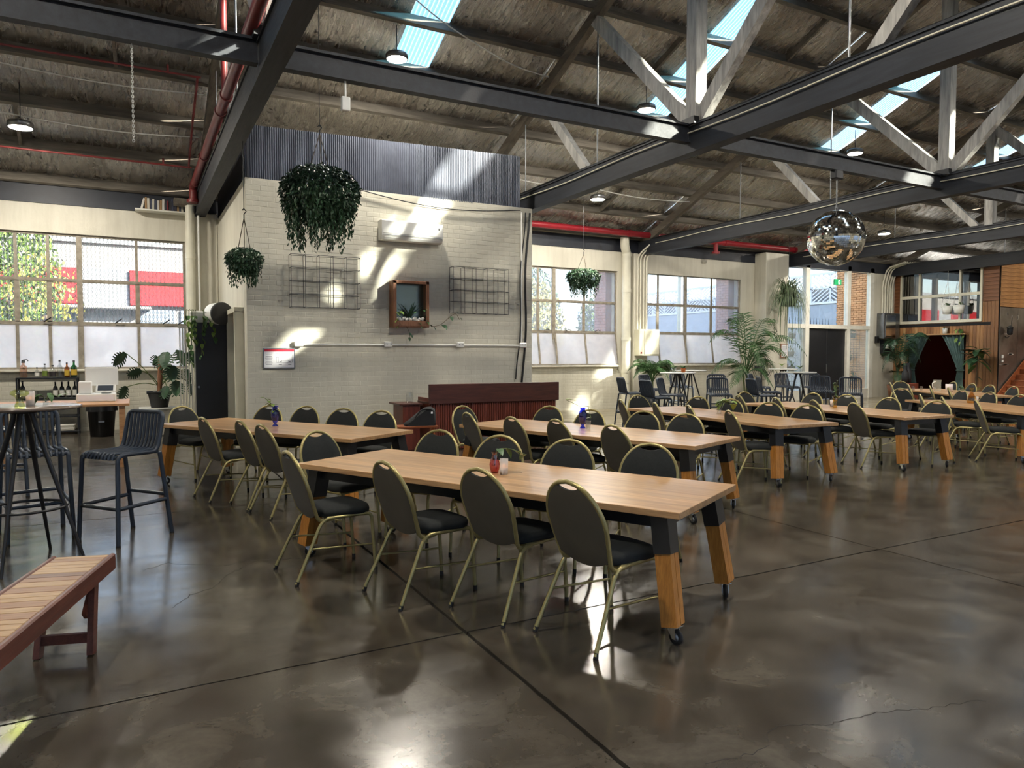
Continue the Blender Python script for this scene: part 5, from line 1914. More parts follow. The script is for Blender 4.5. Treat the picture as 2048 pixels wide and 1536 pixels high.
def leaf_shape(L, W, bend=0.25, n=5, heart=False):
    """leaf along +Y: returns verts, faces with a folded midrib and a droop"""
    vs_, fs = [], []
    for i in range(n + 1):
        u = i / n
        if heart:
            w = W * (math.sin(math.pi * min(1, u * 0.92 + 0.08)) ** 0.75) * (1.05 - 0.55 * u)
        else:
            w = W * math.sin(math.pi * (0.06 + 0.94 * u)) ** 0.8
        if i == n:
            w = 0.0015
        y_ = L * u
        z_ = -bend * L * u * u
        vs_ += [(-w, y_, z_ + 0.25 * w), (0, y_, z_), (w, y_, z_ + 0.25 * w)]
    for i in range(n):
        a = i * 3
        fs += [(a, a + 1, a + 4, a + 3), (a + 1, a + 2, a + 5, a + 4)]
    return vs_, fs


def rotM(loc, yaw, pitch, roll=0.0):
    return Matrix.Translation(loc) @ Matrix.Rotation(yaw, 4, 'Z') @ Matrix.Rotation(pitch, 4, 'X') @ Matrix.Rotation(roll, 4, 'Y')


def hanging_basket(loc, R_, up, down, hang, label, seed, n, leaf, mat='leaf_dark', trail=14, wire_to=None, pot='pot_green'):
    """pot hidden in a ball of small leaves with trailing stems; loc = centre of the rim"""
    r_ = random.Random(seed)
    t = thing('hanging_plant', label, 'hanging plant', loc, 0)
    MB().lathe([(0.0, -0.24 * R_ / 0.5), (R_ * 0.36, -0.22 * R_ / 0.5), (R_ * 0.52, 0.0), (R_ * 0.48, 0.0)], 20).build('pot', pot, t)
    mb = MB()
    for k in range(n):
        while True:
            q = Vector((r_.uniform(-1, 1), r_.uniform(-1, 1), r_.uniform(-1, 1)))
            if 0.35 < q.length < 1:
                break
        q = q.normalized() * (q.length ** 0.5)
        z = q.z * (up if q.z > 0 else down * 0.72)
        p = Vector((q.x * R_, q.y * R_, z))
        vs_, fs = leaf_shape(leaf * r_.uniform(0.7, 1.3), leaf * 0.28, 0.5, 2)
        mb.add(vs_, fs, rotM(p, math.atan2(-q.x, q.y) + r_.uniform(-0.9, 0.9), r_.uniform(-1.2, 0.5), r_.uniform(-1, 1)), True)
    for k in range(trail):
        a = r_.uniform(0, 2 * math.pi)
        rr = R_ * r_.uniform(0.55, 1.0)
        L = down * r_.uniform(0.75, 1.25)
        z = -0.15 * down
        while z > -L:
            p = Vector((rr * math.cos(a) + r_.uniform(-.02, .02), rr * math.sin(a) + r_.uniform(-.02, .02), z))
            vs_, fs = leaf_shape(leaf * r_.uniform(0.7, 1.2), leaf * 0.28, 0.5, 2)
            mb.add(vs_, fs, rotM(p, r_.uniform(0, 6.3), r_.uniform(-1.3, -0.2)), True)
            z -= leaf * 0.42
            rr *= 0.992
    tag(mb.build('foliage', mat, t), kind='stuff')
    for k in range(3):
        a = 2 * math.pi * k / 3 + 0.4
        MB().cyl((R_ * 0.5 * math.cos(a), R_ * 0.5 * math.sin(a), 0), (0, 0, hang), 0.006, n=5).build('hanger_wire', 'wire_brown', t)
    MB().tube([(0, 0, hang - 0.02), (0, 0, hang + 0.05), (0.03, 0, hang + 0.09), (0, 0, hang + 0.13), (-0.025, 0, hang + 0.1)], 0.008, 6).build('hook', 'near_black', t)
    if wire_to:
        MB().cyl((0, 0, hang + 0.1), (0, 0, wire_to - loc[2]), 0.005, n=5).build('suspension_wire', 'near_black', t)
    return t


hanging_basket((2.33, 10.0, 3.84), 0.53, 0.36, 0.66, 0.78, 'large bushy hanging plant high before the brick wall', 1, 5200, 0.052, trail=80, wire_to=roof_z(10.0))
hanging_basket((1.395, 10.5, 2.92), 0.245, 0.155, 0.31, 0.56, 'small bushy hanging plant at the corner of the brick wall', 2, 2200, 0.036, trail=40, wire_to=4.56)
hanging_basket((10.03, 15.0, 3.55), 0.42, 0.2, 0.42, 0.55, 'round bushy hanging plant before the second window', 3, 3000, 0.05, trail=46, wire_to=roof_z(15.0))

# spider plant hanging in front of the entrance
r_ = random.Random(12)
t = thing('hanging_plant', 'spider plant with long arching leaves hanging before the entrance', 'hanging plant', (18.55, 16.0, 3.42), 0)
MB().lathe([(0.0, -0.3), (0.2, -0.28), (0.33, 0.0), (0.3, 0.0)], 20).build('pot', 'pot_green', t)
mb = MB()
for k in range(260):
    a = r_.uniform(0, 2 * math.pi)
    L = r_.uniform(0.45, 1.05)
    up = r_.choice((r_.uniform(0.05, 0.35), r_.uniform(0.3, 0.75)))
    V, F = [], []
    for i in range(7):
        u = i / 6
        rad = 0.1 + L * 0.62 * u ** 0.9
        z = up * math.sin(math.pi * min(1, u * 0.8)) - (0.95 * L - 0.3 * up) * u ** 2.6
        w = 0.016 * (1 - u) + 0.002
        c_, s_ = math.cos(a), math.sin(a)
        for sg in (-1, 1):
            V.append((rad * c_ - sg * w * s_, rad * s_ + sg * w * c_, z))
    for i in range(6):
        F.append((2 * i, 2 * i + 1, 2 * i + 3, 2 * i + 2))
    mb.add(V, F, None, True)
for k in range(10):
    a = r_.uniform(0, 2 * math.pi)
    rr = r_.uniform(0.2, 0.5)
    L = r_.uniform(0.8, 1.7)
    mb.tube([(rr * 0.6 * math.cos(a), rr * 0.6 * math.sin(a), 0.05), (rr * math.cos(a), rr * math.sin(a), -0.2), (rr * 1.05 * math.cos(a), rr * 1.05 * math.sin(a), -L)], 0.008, 4)
tag(mb.build('foliage', 'leaf_grey', t), kind='stuff')
for k in range(3):
    a = 2.1 * k
    MB().cyl((0.3 * math.cos(a), 0.3 * math.sin(a), 0), (0, 0, 0.7), 0.006, n=5).build('hanger_wire', 'wire_brown', t)
MB().cyl((0, 0, 0.7), (0, 0, roof_z(16.0) - 3.42), 0.006, n=5).build('suspension_wire', 'near_black', t)


def big_leaf(parent, p, yaw, pitch, L, W, mat, heart=True, bend=0.3, roll=0.0, name='leaf'):
    vs_, fs = leaf_shape(L, W, bend, 7, heart)
    return MB().add(vs_, fs, rotM(p, yaw, pitch, roll), True).build(name, mat, parent)


# white trough with trailing pothos beside the drum
t = thing('wall_planter', 'white hanging trough with trailing pothos beside the drum', 'planter', (1.1, 14.2, 2.28), 0)
MB().cbox((0, 0, 0), (0.36, 0.2, 0.2), 0.03).build('trough', 'pot_white', t)
rv = random.Random(5)
for k in range(9):
    x0 = rv.uniform(-0.2, 0.2)
    drop = rv.uniform(0.2, 0.9) if k > 2 else 0.15
    pts = [(x0, -0.08, 0.1), (x0 * 1.2, -0.16, 0.13), (x0 * 1.25, -0.17, 0.0), (x0 * 1.2 + rv.uniform(-.05, .08), -0.16, -drop)]
    sm = fillet(pts, 0.08)
    v = MB().tube(sm, 0.005, 5).build('vine', 'stem_green', t)
    nl = 2 + int(drop / 0.11)
    for i in range(nl):
        q = Vector(pts[2]).lerp(Vector(pts[3]), i / max(1, nl - 1))
        vs_, fs = leaf_shape(rv.uniform(0.08, 0.13), rv.uniform(0.035, 0.05), 0.3, 4, True)
        MB().add(vs_, fs, rotM(q, math.pi + rv.uniform(-1.1, 1.1), rv.uniform(-1.1, -0.5)), True).build('leaf', rv.choice(('leaf_mid', 'leaf_light')), v)

# monstera on its stand
t = thing('potted_monstera', 'monstera with large split leaves in a black pot on the pale stand', 'potted plant', (0.45, 15.55, 0.552), 0)
MB().lathe([(0.0, 0.0), (0.15, 0.0), (0.2, 0.26), (0.225, 0.27), (0.225, 0.32), (0.2, 0.32)], 26).build('pot', 'black_plastic', t)
MB().lathe([(0.0, 0.29), (0.2, 0.29)], 20).build('soil', 'soil', t)
MB().tube([(0, 0, 0.28), (0.02, 0, 0.6), (0.03, 0.0, 1.0)], 0.05, 10, radii=[0.045, 0.05, 0.04]).build('moss_pole', 'planter_wood', t)
rm = random.Random(31)


def monstera_leaf(parent, base, tip, size, yaw, pitch, roll):
    stem = MB().tube(fillet([base, (Vector(base) + Vector(tip)) / 2 + Vector((0, 0, 0.08)), tip], 0.2), 0.009, 6).build('stem', 'stem_green', parent)
    V, F = [], []
    n = 7
    for i in range(n + 1):
        u = i / n
        w = size * 0.52 * math.sin(math.pi * (0.12 + 0.88 * u)) ** 0.7
        V.append((0, size * u, -0.15 * size * u * u))
        for sg in (-1, 1):
            V.append((sg * w * (0.55), size * u + 0.02 * size, -0.15 * size * u * u + 0.05 * size))
            V.append((sg * w, size * u + 0.10 * size, -0.2 * size * u * u + 0.02 * size))
            V.append((sg * w * 0.97, size * (u + 0.75 / n) + 0.06 * size, -0.2 * size * u * u))
            V.append((sg * w * 0.5, size * (u + 0.8 / n), -0.16 * size * u * u + 0.04 * size))
    s = 9
    for i in range(n):
        a, b = i * s, (i + 1) * s
        F.append((a, a + 1, b + 1, b))
        F.append((a, b, b + 5, a + 5))
        F.append((a + 1, a + 2, a + 3, a + 4))
        F.append((a + 5, a + 8, a + 7, a + 6))
    return MB().add(V, F, rotM(tip, yaw, pitch, roll)).build('leaf', 'leaf_dark', stem)


for (tip, size, yaw, pitch, roll) in (((-0.55, -0.05, 1.05), 0.34, 1.9, -0.7, 0.2), ((-0.3, -0.15, 0.72), 0.26, 1.6, -0.3, 0.0), ((0.12, -0.12, 1.08), 0.36, 2.9, -1.0, 0.2), ((0.35, -0.1, 1.12), 0.38, 3.6, -0.9, -0.2), ((0.22, -0.15, 0.82), 0.34, 3.2, -1.1, 0), ((0.45, -0.1, 0.75), 0.32, 4.0, -1.0, 0.1), ((0.3, -0.18, 0.52), 0.32, 3.0, -1.15, 0.1), ((0.12, -0.2, 0.42), 0.26, 2.6, -1.1, 0), ((-0.55, -0.1, 0.42), 0.3, 1.9, -1.0, 0.3), ((0.5, -0.05, 0.5), 0.3, 3.9, -1.1, 0), ((0.5, 0.1, 1.05), 0.36, 4.4, -0.6, 0), ((0.05, 0.15, 0.95), 0.3, 0.5, -0.4, 0)):
    if abs(yaw - 3.1) > 0.75:
        roll = 1.1 if yaw < 3.1 else -1.1
    monstera_leaf(t, (0.02, 0, rm.uniform(0.35, 0.8)), tip, size, yaw, pitch, roll)


def palm(loc, label, fronds, base_h, seed, mat='palm_green', trunk=None, pot=('black_plastic', 0.2, 0.36), leafl=0.32, width=0.013):
    """fronds: list of (yaw, reach, rise, droop)"""
    r_ = random.Random(seed)
    t = thing('potted_palm', label, 'potted palm', loc, 0, 'potted palms')
    pm, pr, ph = pot
    MB().lathe([(0.0, 0.0), (pr * 0.75, 0.0), (pr, ph), (pr * 0.9, ph)], 22).build('pot', pm, t)
    MB().lathe([(0.0, ph - 0.03), (pr * 0.92, ph - 0.03)], 18).build('soil', 'soil', t)
    for (yaw, reach, rise, droop) in fronds:
        f = MB()
        d = Vector((math.cos(yaw), math.sin(yaw), 0))
        s = Vector((-d.y, d.x, 0))
        N = 16
        pts = []
        for i in range(N + 1):
            u = i / N
            pts.append(d * (reach * u ** 1.25) + Vector((0, 0, base_h + rise * math.sin(min(1, u * 1.0) * math.pi * 0.62) - droop * u ** 2.4)))
        f.tube(pts, 0.01, 5, radii=[0.012 * (1 - 0.7 * i / N) + 0.002 for i in range(N + 1)])
        for i in range(4, N + 1):
            u = i / N
            p = pts[i]
            tg = (pts[min(i + 1, N)] - pts[i - 1]).normalized()
            for sg in (-1, 1):
                for q in (0, 0.5):
                    pp = pts[i - 1].lerp(pts[i], q) if q else p
                    L = leafl * math.sin(math.pi * (0.22 + 0.74 * u)) * r_.uniform(0.85, 1.15)
                    dr = (s * sg * 0.8 + tg * 0.75 + Vector((0, 0, -0.35 + r_.uniform(-.12, .12)))).normalized()
                    w = tg * width
                    mid = pp + dr * L * 0.55 + Vector((0, 0, 0.0))
                    end = pp + dr * L + Vector((0, 0, -0.18 * L))
                    f.add([pp - w * 0.4, mid - w, end, mid + w, pp + w * 0.4], [(0, 1, 3, 4), (1, 2, 3)])
        f.build('frond', mat, t)
    if trunk:
        for (dx, dy) in trunk:
            MB().tube([(dx * 0.4, dy * 0.4, ph - 0.03), (dx, dy, base_h + 0.05)], 0.025, 8).build('stem', 'stem_green', t)
    else:
        MB().tube([(0, 0, ph - 0.04), (0, 0, base_h + 0.06)], 0.035, 8).build('stem', 'stem_green', t)
    return t


rf = random.Random(2)
palm((13.15, 16.1, 0), 'bushy palm in a pot under the cream meter box', [(rf.uniform(0, 6.28), rf.uniform(0.35, 0.75), rf.uniform(0.5, 0.95), rf.uniform(0.1, 0.5)) for k in range(16)], 0.75, 3, leafl=0.3)
palm((16.75, 16.0, 0), 'tall palm with big drooping fronds left of the entrance', [(a, r1, h1, d1) for a, r1, h1, d1 in ((-0.2, 2.2, 1.7, 0.9), (0.15, 1.6, 2.1, 0.5), (2.9, 1.3, 1.75, 0.6), (3.4, 1.0, 2.0, 0.4), (-1.2, 1.1, 1.8, 0.9), (-2.1, 1.2, 1.5, 1.0), (-0.7, 1.5, 1.4, 1.2), (3.0, 1.4, 0.9, 0.9), (-2.6, 1.2, 0.7, 0.8), (-1.6, 0.9, 1.2, 1.3), (-0.3, 1.2, 0.9, 1.0), (1.2, 0.5, 2.1, 0.2), (-2.9, 0.9, 0.4, 0.7), (-0.9, 0.8, 0.5, 0.8))], 0.9, 4, leafl=0.5, width=0.018, pot=('black_plastic', 0.26, 0.42), trunk=((0.05, 0.02), (-0.08, 0.05), (0.0, -0.08)))
palm((24.5, 16.2, 0), 'dark palm in a timber box between the entrance and the curtains', [(a, r1, h1, d1) for a, r1, h1, d1 in ((-0.9, 0.9, 1.6, 0.1), (-0.7, 1.05, 1.75, 0.3), (-1.4, 0.8, 1.4, 0.8), (-2.2, 0.7, 1.2, 0.7), (2.8, 0.6, 1.2, 0.9), (-2.8, 0.6, 1.6, 0.5), (-1.8, 0.6, 0.7, 0.6), (-0.2, 0.6, 1.7, 0.3), (-1.1, 0.7, 1.7, 0.9), (-2.5, 0.7, 0.4, 0.6), (2.2, 0.5, 1.5, 0.6))], 0.8, 5, mat='leaf_dark', leafl=0.45, width=0.018, pot=('board_brown', 0.34, 0.5), trunk=((0.06, 0.0), (-0.07, 0.05), (-0.02, -0.09), (0.1, -0.08)))
tag(MB().cbox((23.7, 15.3, 0.3), (0.5, 0.5, 0.6), 0.01).build('timber_crate', 'mahogany_slat'), 'reddish timber crate standing before the dark palm', 'crate')
for k, (dx, h_) in enumerate(((-0.13, 0.62), (0.11, 0.7))):
    tag(MB().lathe([(0.0, 0), (0.09, 0), (0.11, 0.2), (0.1, h_ * 0.6), (0.05, h_ * 0.75), (0.06, h_)], 16).build('tall_vase', 'near_black', None, (23.7 + dx, 15.3 + 0.04 * k, 0.6)), ('shorter' if k == 0 else 'taller') + ' black vase on the reddish crate', 'vase')
# rubber plant before the cedar boards
t = thing('potted_plant', 'slender rubber plant with broad leaves before the cedar boards', 'potted plant', (25.05, 13.75, 0), 0)
MB().lathe([(0.0, 0), (0.16, 0), (0.2, 0.34), (0.18, 0.34)], 18).build('pot', 'pot_white', t)
MB().tube([(0, 0, 0.3), (-0.03, 0, 0.8), (0.03, 0.0, 1.2), (0.0, 0, 1.75)], 0.022, 7).build('stem', 'stem_brown', t)
MB().tube([(0, 0, 0.3), (0.05, 0, 0.9), (0.0, 0.04, 1.5)], 0.018, 7).build('stem', 'stem_brown', t)
rl = random.Random(17)
for k in range(26):
    a = rl.uniform(0, 6.28)
    z = rl.uniform(1.2, 1.8)
    big_leaf(t, (0, 0, z), a, rl.uniform(-0.5, 0.6), rl.uniform(0.35, 0.6), rl.uniform(0.09, 0.13), rl.choice(('leaf_dark', 'leaf_dark', 'leaf_mid')), False, 0.35)
for z in (0.6, 0.85):
    big_leaf(t, (0, 0, z), rl.uniform(0, 6), -0.4, 0.22, 0.05, 'leaf_dark', False)
t = thing('potted_plant', 'low bright green plant at the foot of the rubber plant', 'potted plant', (24.5, 13.55, 0), 0)
MB().lathe([(0.0, 0), (0.14, 0), (0.17, 0.3), (0.15, 0.3)], 16).build('pot', 'pot_white', t)
for k in range(22):
    big_leaf(t, (0, 0, 0.3), rl.uniform(0, 6.28), rl.uniform(0.1, 1.2), rl.uniform(0.2, 0.42), 0.05, 'leaf_light', False, 0.5)
# two white pots hanging before the cedar wall window
for k, (y_, lab) in enumerate(((14.9, 'left white hanging pot before the cedar wall window'), (14.5, 'right white hanging pot with variegated leaves before the cedar wall window'))):
    t = thing('hanging_pot', lab, 'hanging plant', (25.24, y_, 3.22), 0)
    MB().lathe([(0.0, -0.22), (0.13, -0.2), (0.19, 0.08), (0.17, 0.08)], 18).build('pot', 'pot_white', t)
    for q in range(3):
        a = 2.1 * q
        MB().cyl((0.17 * math.cos(a), 0.17 * math.sin(a), 0.08), (0, 0, 0.95), 0.006, n=4).build('cord', 'white_plastic', t)
    MB().cyl((0, 0, 0.95), (0, 0, 1.33), 0.006, n=4).build('hanger', 'white_plastic', t)
    for q in range(14):
        a = rl.uniform(3.6, 5.2) if k else rl.uniform(0, 6.28)
        big_leaf(t, (0.1 * math.cos(a - 1.57), (0.12 * math.sin(a - 1.57)) - 0.1 * k, rl.uniform(0, 0.2)), a, rl.uniform(-0.8, 0.8), rl.uniform(0.14, 0.26), 0.05, 'leaf_grey', True, 0.4)
# small pots on the curtain ledge
t = thing('ledge_pot', 'white pot with a small plant on the curtain ledge', 'potted plant', (25.4, 15.05, 2.333), 0)
MB().lathe([(0.0, 0), (0.07, 0), (0.085, 0.2), (0.07, 0.2)], 14).build('pot', 'pot_white', t)
for k in range(9):
    big_leaf(t, (0, 0, 0.19), rl.uniform(0, 6.28), rl.uniform(-0.2, 0.9), 0.14, 0.035, 'leaf_mid', True, 0.4)
t = thing('ledge_pot', 'trailing pothos at the right end of the curtain ledge', 'potted plant', (25.4, 14.52, 2.333), 0)
MB().lathe([(0.0, 0), (0.05, 0), (0.07, 0.11), (0.06, 0.11)], 14).build('pot', 'pot_green', t)
for k in range(14):
    big_leaf(t, (rl.uniform(-.12, 0.0), rl.uniform(-.15, .15), rl.uniform(-0.3, 0.25)), rl.uniform(1.0, 3.4), rl.uniform(-1, 0.3), 0.16, 0.05, rl.choice(('leaf_mid', 'leaf_light')), True, 0.4)
# timber wall planter with mirror back on the brick wall
t = thing('wall_planter', 'timber box planter with a spiky plant on the brick wall', 'planter', (4.46, FY, 2.50), 0)
d = 0.22
for nm, c_, s_ in (('side_board', (-0.325, -d / 2, 0), (0.035, d, 0.82)), ('side_board', (0.325, -d / 2, 0), (0.035, d, 0.82)), ('top_board', (0, -d / 2, 0.4), (0.69, d, 0.035)), ('bottom_board', (0, -d / 2, -0.4), (0.69, d, 0.035))):
    MB().cbox(c_, s_, 0.004).build(nm, 'planter_wood', t)
for nm, c_, s_ in (('front_trim', (-0.31, -d, 0), (0.06, 0.02, 0.84)), ('front_trim', (0.31, -d, 0), (0.06, 0.02, 0.84)), ('front_trim', (0, -d, 0.39), (0.68, 0.02, 0.05)), ('front_trim', (0, -d - 0.004, -0.35), (0.68, 0.024, 0.1))):
    MB().cbox(c_, s_, 0.003).build(nm, 'planter_wood', t)
plain('mirror_glass', (140, 148, 136), 0.25, 1.0, var=0.03)
MB().box((0, -0.012, 0.0), (0.62, 0.006, 0.78)).build('mirror_back', 'mirror_glass', t)
for k in range(20):
    a = rl.uniform(0, 6.28)
    vs_, fs = leaf_shape(rl.uniform(0.28, 0.46), 0.014, rl.uniform(0.2, 0.7), 6)
    MB().add(vs_, fs, Matrix.Translation((0, -0.12, -0.28)) @ Matrix.Diagonal((1, 0.55, 1, 1)) @ rotM((0, 0, 0), a, rl.uniform(0.5, 1.5)), True).build('blade_leaf', 'leaf_dark', t)
for k in range(16):
    x = rl.choice((rl.uniform(-0.3, -0.15), rl.uniform(0.1, 0.3)))
    big_leaf(t, (x, -0.2, rl.uniform(-0.36, -0.08)), rl.uniform(2.0, 4.2), rl.uniform(-0.9, 0.4), rl.uniform(0.07, 0.12), 0.035, 'leaf_light' if x < 0 else 'leaf_mid', True, 0.3)
for k in range(30):
    s = rl.uniform(0.02, 0.035)
    MB().lathe([(0, -s), (s * 0.8, -s * 0.5), (s, 0), (s * 0.8, s * 0.5), (0, s)], 6, c=(rl.uniform(-0.25, 0.25), -0.17, -0.3 + rl.uniform(0, 0.05))).build('pebble', 'pot_white', t)
P = [(0.3, -0.22, -0.33), (0.42, -0.16, -0.4), (0.62, -0.12, -0.36), (0.78, -0.1, -0.22), (0.92, -0.1, -0.12), (1.0, -0.1, -0.25)]
vn = MB().tube(fillet(P, 0.1), 0.005, 5).build('vine', 'stem_brown', t)
for (x, z, s) in ((0.46, -0.4, 0.09), (0.62, -0.36, 0.1), (0.68, -0.36, 0.12), (0.82, -0.2, 0.11), (0.92, -0.1, 0.06), (1.0, -0.22, 0.06), (0.4, -0.36, 0.07)):
    vs_, fs = leaf_shape(s, s * 0.42, 0.2, 4, True)
    MB().add(vs_, fs, rotM((x, -0.13, z), 3.5 + rl.uniform(-0.5, .5), rl.uniform(-0.9, -0.3)), True).build('leaf', 'leaf_dark', vn)
P = [(-0.1, -0.22, -0.4), (-0.05, -0.24, -0.5), (-0.02, -0.2, -0.6)]
vn = MB().tube(P, 0.005, 5).build('vine', 'stem_brown', t)
for (x, z, s) in ((-0.03, -0.52, 0.06), (0.0, -0.56, 0.06), (-0.05, -0.6, 0.08)):
    vs_, fs = leaf_shape(s, s * 0.42, 0.2, 4, True)
    MB().add(vs_, fs, rotM((x, -0.22, z), 3.3, -0.9), True).build('leaf', 'leaf_dark', vn)
# pedestal fan
t = thing('pedestal_fan', 'black pedestal fan behind the tall palm', 'fan', (17.85, 16.35, 0), 0)
MB().lathe([(0.0, 0.0), (0.25, 0.0), (0.24, 0.03), (0.03, 0.05)], 22).build('base', 'black_metal', t)
MB().cyl((0, 0, 0.04), (0, 0.08, 1.1), 0.022, n=10).build('pole', 'black_metal', t)
MB().cyl((0, 0.02, 1.17), (0, 0.2, 1.17), 0.09, 0.06, n=14).build('motor', 'black_metal', t)
mb = MB()
for rr, yv in ((0.4, -0.02), (0.4, 0.06), (0.3, -0.06), (0.2, -0.075), (0.1, -0.08)):
    mb.tube([(rr * math.cos(2 * math.pi * i / 36), yv, 1.17 + rr * math.sin(2 * math.pi * i / 36)) for i in range(36)], 0.006, 5, True)
for k in range(18):
    a = 2 * math.pi * k / 18
    mb.tube([(0.05 * math.cos(a), -0.08, 1.17 + 0.05 * math.sin(a)), (0.3 * math.cos(a), -0.06, 1.17 + 0.3 * math.sin(a)), (0.4 * math.cos(a), -0.02, 1.17 + 0.4 * math.sin(a))], 0.003, 4)
mb.build('cage', 'black_metal', t)
for k in range(3):
    a = 2 * math.pi * k / 3 + 0.4
    M_ = Matrix.Translation((0, 0, 1.17)) @ Matrix.Rotation(a, 4, 'Y')
    MB().add([(-0.04, 0.0, 0.05), (0.05, 0.03, 0.05), (0.1, 0.04, 0.34), (-0.07, -0.01, 0.34)], [(0, 1, 2, 3)], M_).build('blade', 'black_plastic', t)
MB().cyl((0, -0.06, 1.17), (0, 0.0, 1.17), 0.05, n=14).build('hub', 'grey_steel', t)

# ================================================================== small things on the tables
glass('red_glass', (0.72, 0.16, 0.14), 0.16, 0.02)
glass('cobalt_glass', (0.05, 0.12, 0.92), 0.12, 0.02)
glass('amber_glass', (0.86, 0.62, 0.16), 0.16, 0.02)
glass('green_glass', (0.78, 0.84, 0.5), 0.16, 0.02)
plain('candle_white', (226, 216, 216), 0.5, var=0.03)
emitter('flame', (255, 150, 40), 3.0)
TH = 0.7455


def vase(name, prof, mat, loc, label, cat='vase', n=22, group=None):
    t = thing(name, label, cat, loc, 0, group)
    MB().lathe(prof, n).build('vessel', mat, t)
    return t


def sprig(parent, pts, leaves, mat, size, seed, stem='stem_green'):
    r_ = random.Random(seed)
    s = MB().tube(fillet(pts, 0.06), 0.003, 5).build('stem', stem, parent)
    for i in range(leaves):
        u = (i + 1) / leaves
        k = min(len(pts) - 2, int(u * (len(pts) - 1) - 1e-6))
        q = Vector(pts[k]).lerp(Vector(pts[k + 1]), u * (len(pts) - 1) - k)
        vs_, fs = leaf_shape(size * r_.uniform(0.8, 1.2), size * 0.4, 0.3, 5, True)
        MB().add(vs_, fs, rotM(q, r_.uniform(0, 6.28), r_.uniform(-0.9, 0.5)), True).build('leaf', mat, s)


def candle(loc, label):
    t = thing('candle_holder', label, 'candle', loc, 0, 'table candles')
    MB().lathe([(0.0, 0.0), (0.028, 0.0), (0.03, 0.11), (0.028, 0.11), (0.026, 0.01), (0, 0.01)], 18).build('sleeve', 'frosted_glass', t)
    MB().lathe([(0.0, 0.0), (0.02, 0.002), (0.02, 0.05), (0, 0.05)], 14).build('candle', 'candle_white', t)
    MB().lathe([(0.0, 0.05), (0.005, 0.06), (0.0, 0.078)], 8).build('flame', 'flame', t)
    return t


t = vase('vase', [(0.0, 0.0), (0.026, 0.0), (0.034, 0.03), (0.038, 0.06), (0.028, 0.1), (0.016, 0.125), (0.018, 0.14), (0.024, 0.15)], 'red_glass', (2.29, 4.56, TH), 'ribbed red glass vase on the front table')
sprig(t, [(0, 0, 0.05), (0.01, 0, 0.17), (0.1, -0.03, 0.175), (0.2, -0.1, 0.13)], 5, 'leaf_mid', 0.085, 1)
candle((2.32, 4.47, TH), 'lit white candle sleeve beside the red vase')
t = vase('vase', [(0.0, 0.0), (0.035, 0.0), (0.03, 0.012), (0.014, 0.03), (0.03, 0.06), (0.046, 0.12), (0.048, 0.17), (0.03, 0.21), (0.026, 0.225), (0.044, 0.24)], 'cobalt_glass', (1.47, 8.70, TH), 'cobalt blue vase with leaves on the left table')
for k in range(4):
    sprig(t, [(0, 0, 0.1), (-0.01, 0, 0.24), (-0.05 - 0.02 * k, 0.02 * k, 0.28 + 0.02 * k)], 3, 'leaf_light', 0.07, 10 + k)
t = vase('vase', [(0.0, 0.0), (0.035, 0.0), (0.03, 0.012), (0.014, 0.03), (0.03, 0.06), (0.046, 0.12), (0.048, 0.17), (0.03, 0.21), (0.026, 0.225), (0.044, 0.24)], 'cobalt_glass', (4.56, 6.82, TH), 'cobalt blue vase with one long leaf stem on the middle table')
sprig(t, [(0, 0, 0.1), (0, 0, 0.24), (-0.1, 0.04, 0.29), (-0.17, 0.1, 0.33)], 1, 'leaf_light', 0.1, 20)
sprig(t, [(0, 0, 0.1), (0.01, 0, 0.25), (0.06, -0.02, 0.26), (0.08, -0.05, 0.12)], 2, 'leaf_grey', 0.06, 21)
vase('tumbler', [(0.0, 0.0), (0.025, 0.0), (0.032, 0.1), (0.03, 0.1), (0.023, 0.008)], 'vessel_glass', (4.575, 6.73, TH), 'small clear tumbler beside the blue vase on the middle table', 'glass')
t = vase('tumbler', [(0.0, 0.0), (0.035, 0.0), (0.03, 0.02), (0.034, 0.13), (0.045, 0.2), (0.043, 0.2)], 'vessel_glass', (7.40, 7.57, TH), 'tall clear glass holding pale yellow leaves', 'glass')
for k in range(6):
    sprig(t, [(0, 0, 0.05), (0.02, -0.01, 0.18), (0.08 + 0.02 * k, -0.04 - 0.02 * k, 0.22 - 0.02 * k)], 2, 'leaf_light', 0.13, 30 + k)
t = vase('vase', [(0.0, 0.0), (0.03, 0.0), (0.026, 0.04), (0.036, 0.12), (0.05, 0.19), (0.048, 0.19)], 'amber_glass', (9.95, 7.62, TH), 'amber glass with an upright green sprig on the fifth table')
for k in range(4):
    sprig(t, [(0, 0, 0.05), (0.005 * k, 0.0, 0.2), (0.03 * math.cos(k * 2), 0.03 * math.sin(k * 2), 0.34 + 0.03 * k)], 6, 'leaf_mid', 0.06, 40 + k)
candle((10.08, 7.78, TH), 'white candle sleeve beside the green sprig glass')
t = vase('carafe', [(0.0, 0.0), (0.06, 0.0), (0.075, 0.04), (0.07, 0.1), (0.03, 0.17), (0.022, 0.22), (0.04, 0.27)], 'amber_glass', (12.98, 7.20, TH), 'amber carafe on the right hand table', 'carafe')
candle((13.14, 7.2, TH), 'white candle sleeve beside the amber carafe')
t = vase('water_jug', [(0.0, 0.0), (0.07, 0.0), (0.08, 0.03), (0.075, 0.2), (0.085, 0.26), (0.082, 0.26)], 'frosted_door', (16.55, 9.95, TH), 'pale water jug with a handle on the farthest table', 'jug')
MB().tube(fillet([(-0.075, 0, 0.22), (-0.16, 0.02, 0.2), (-0.15, 0.02, 0.08), (-0.078, 0, 0.06)], 0.05), 0.012, 6).build('handle', 'white_plastic', t)
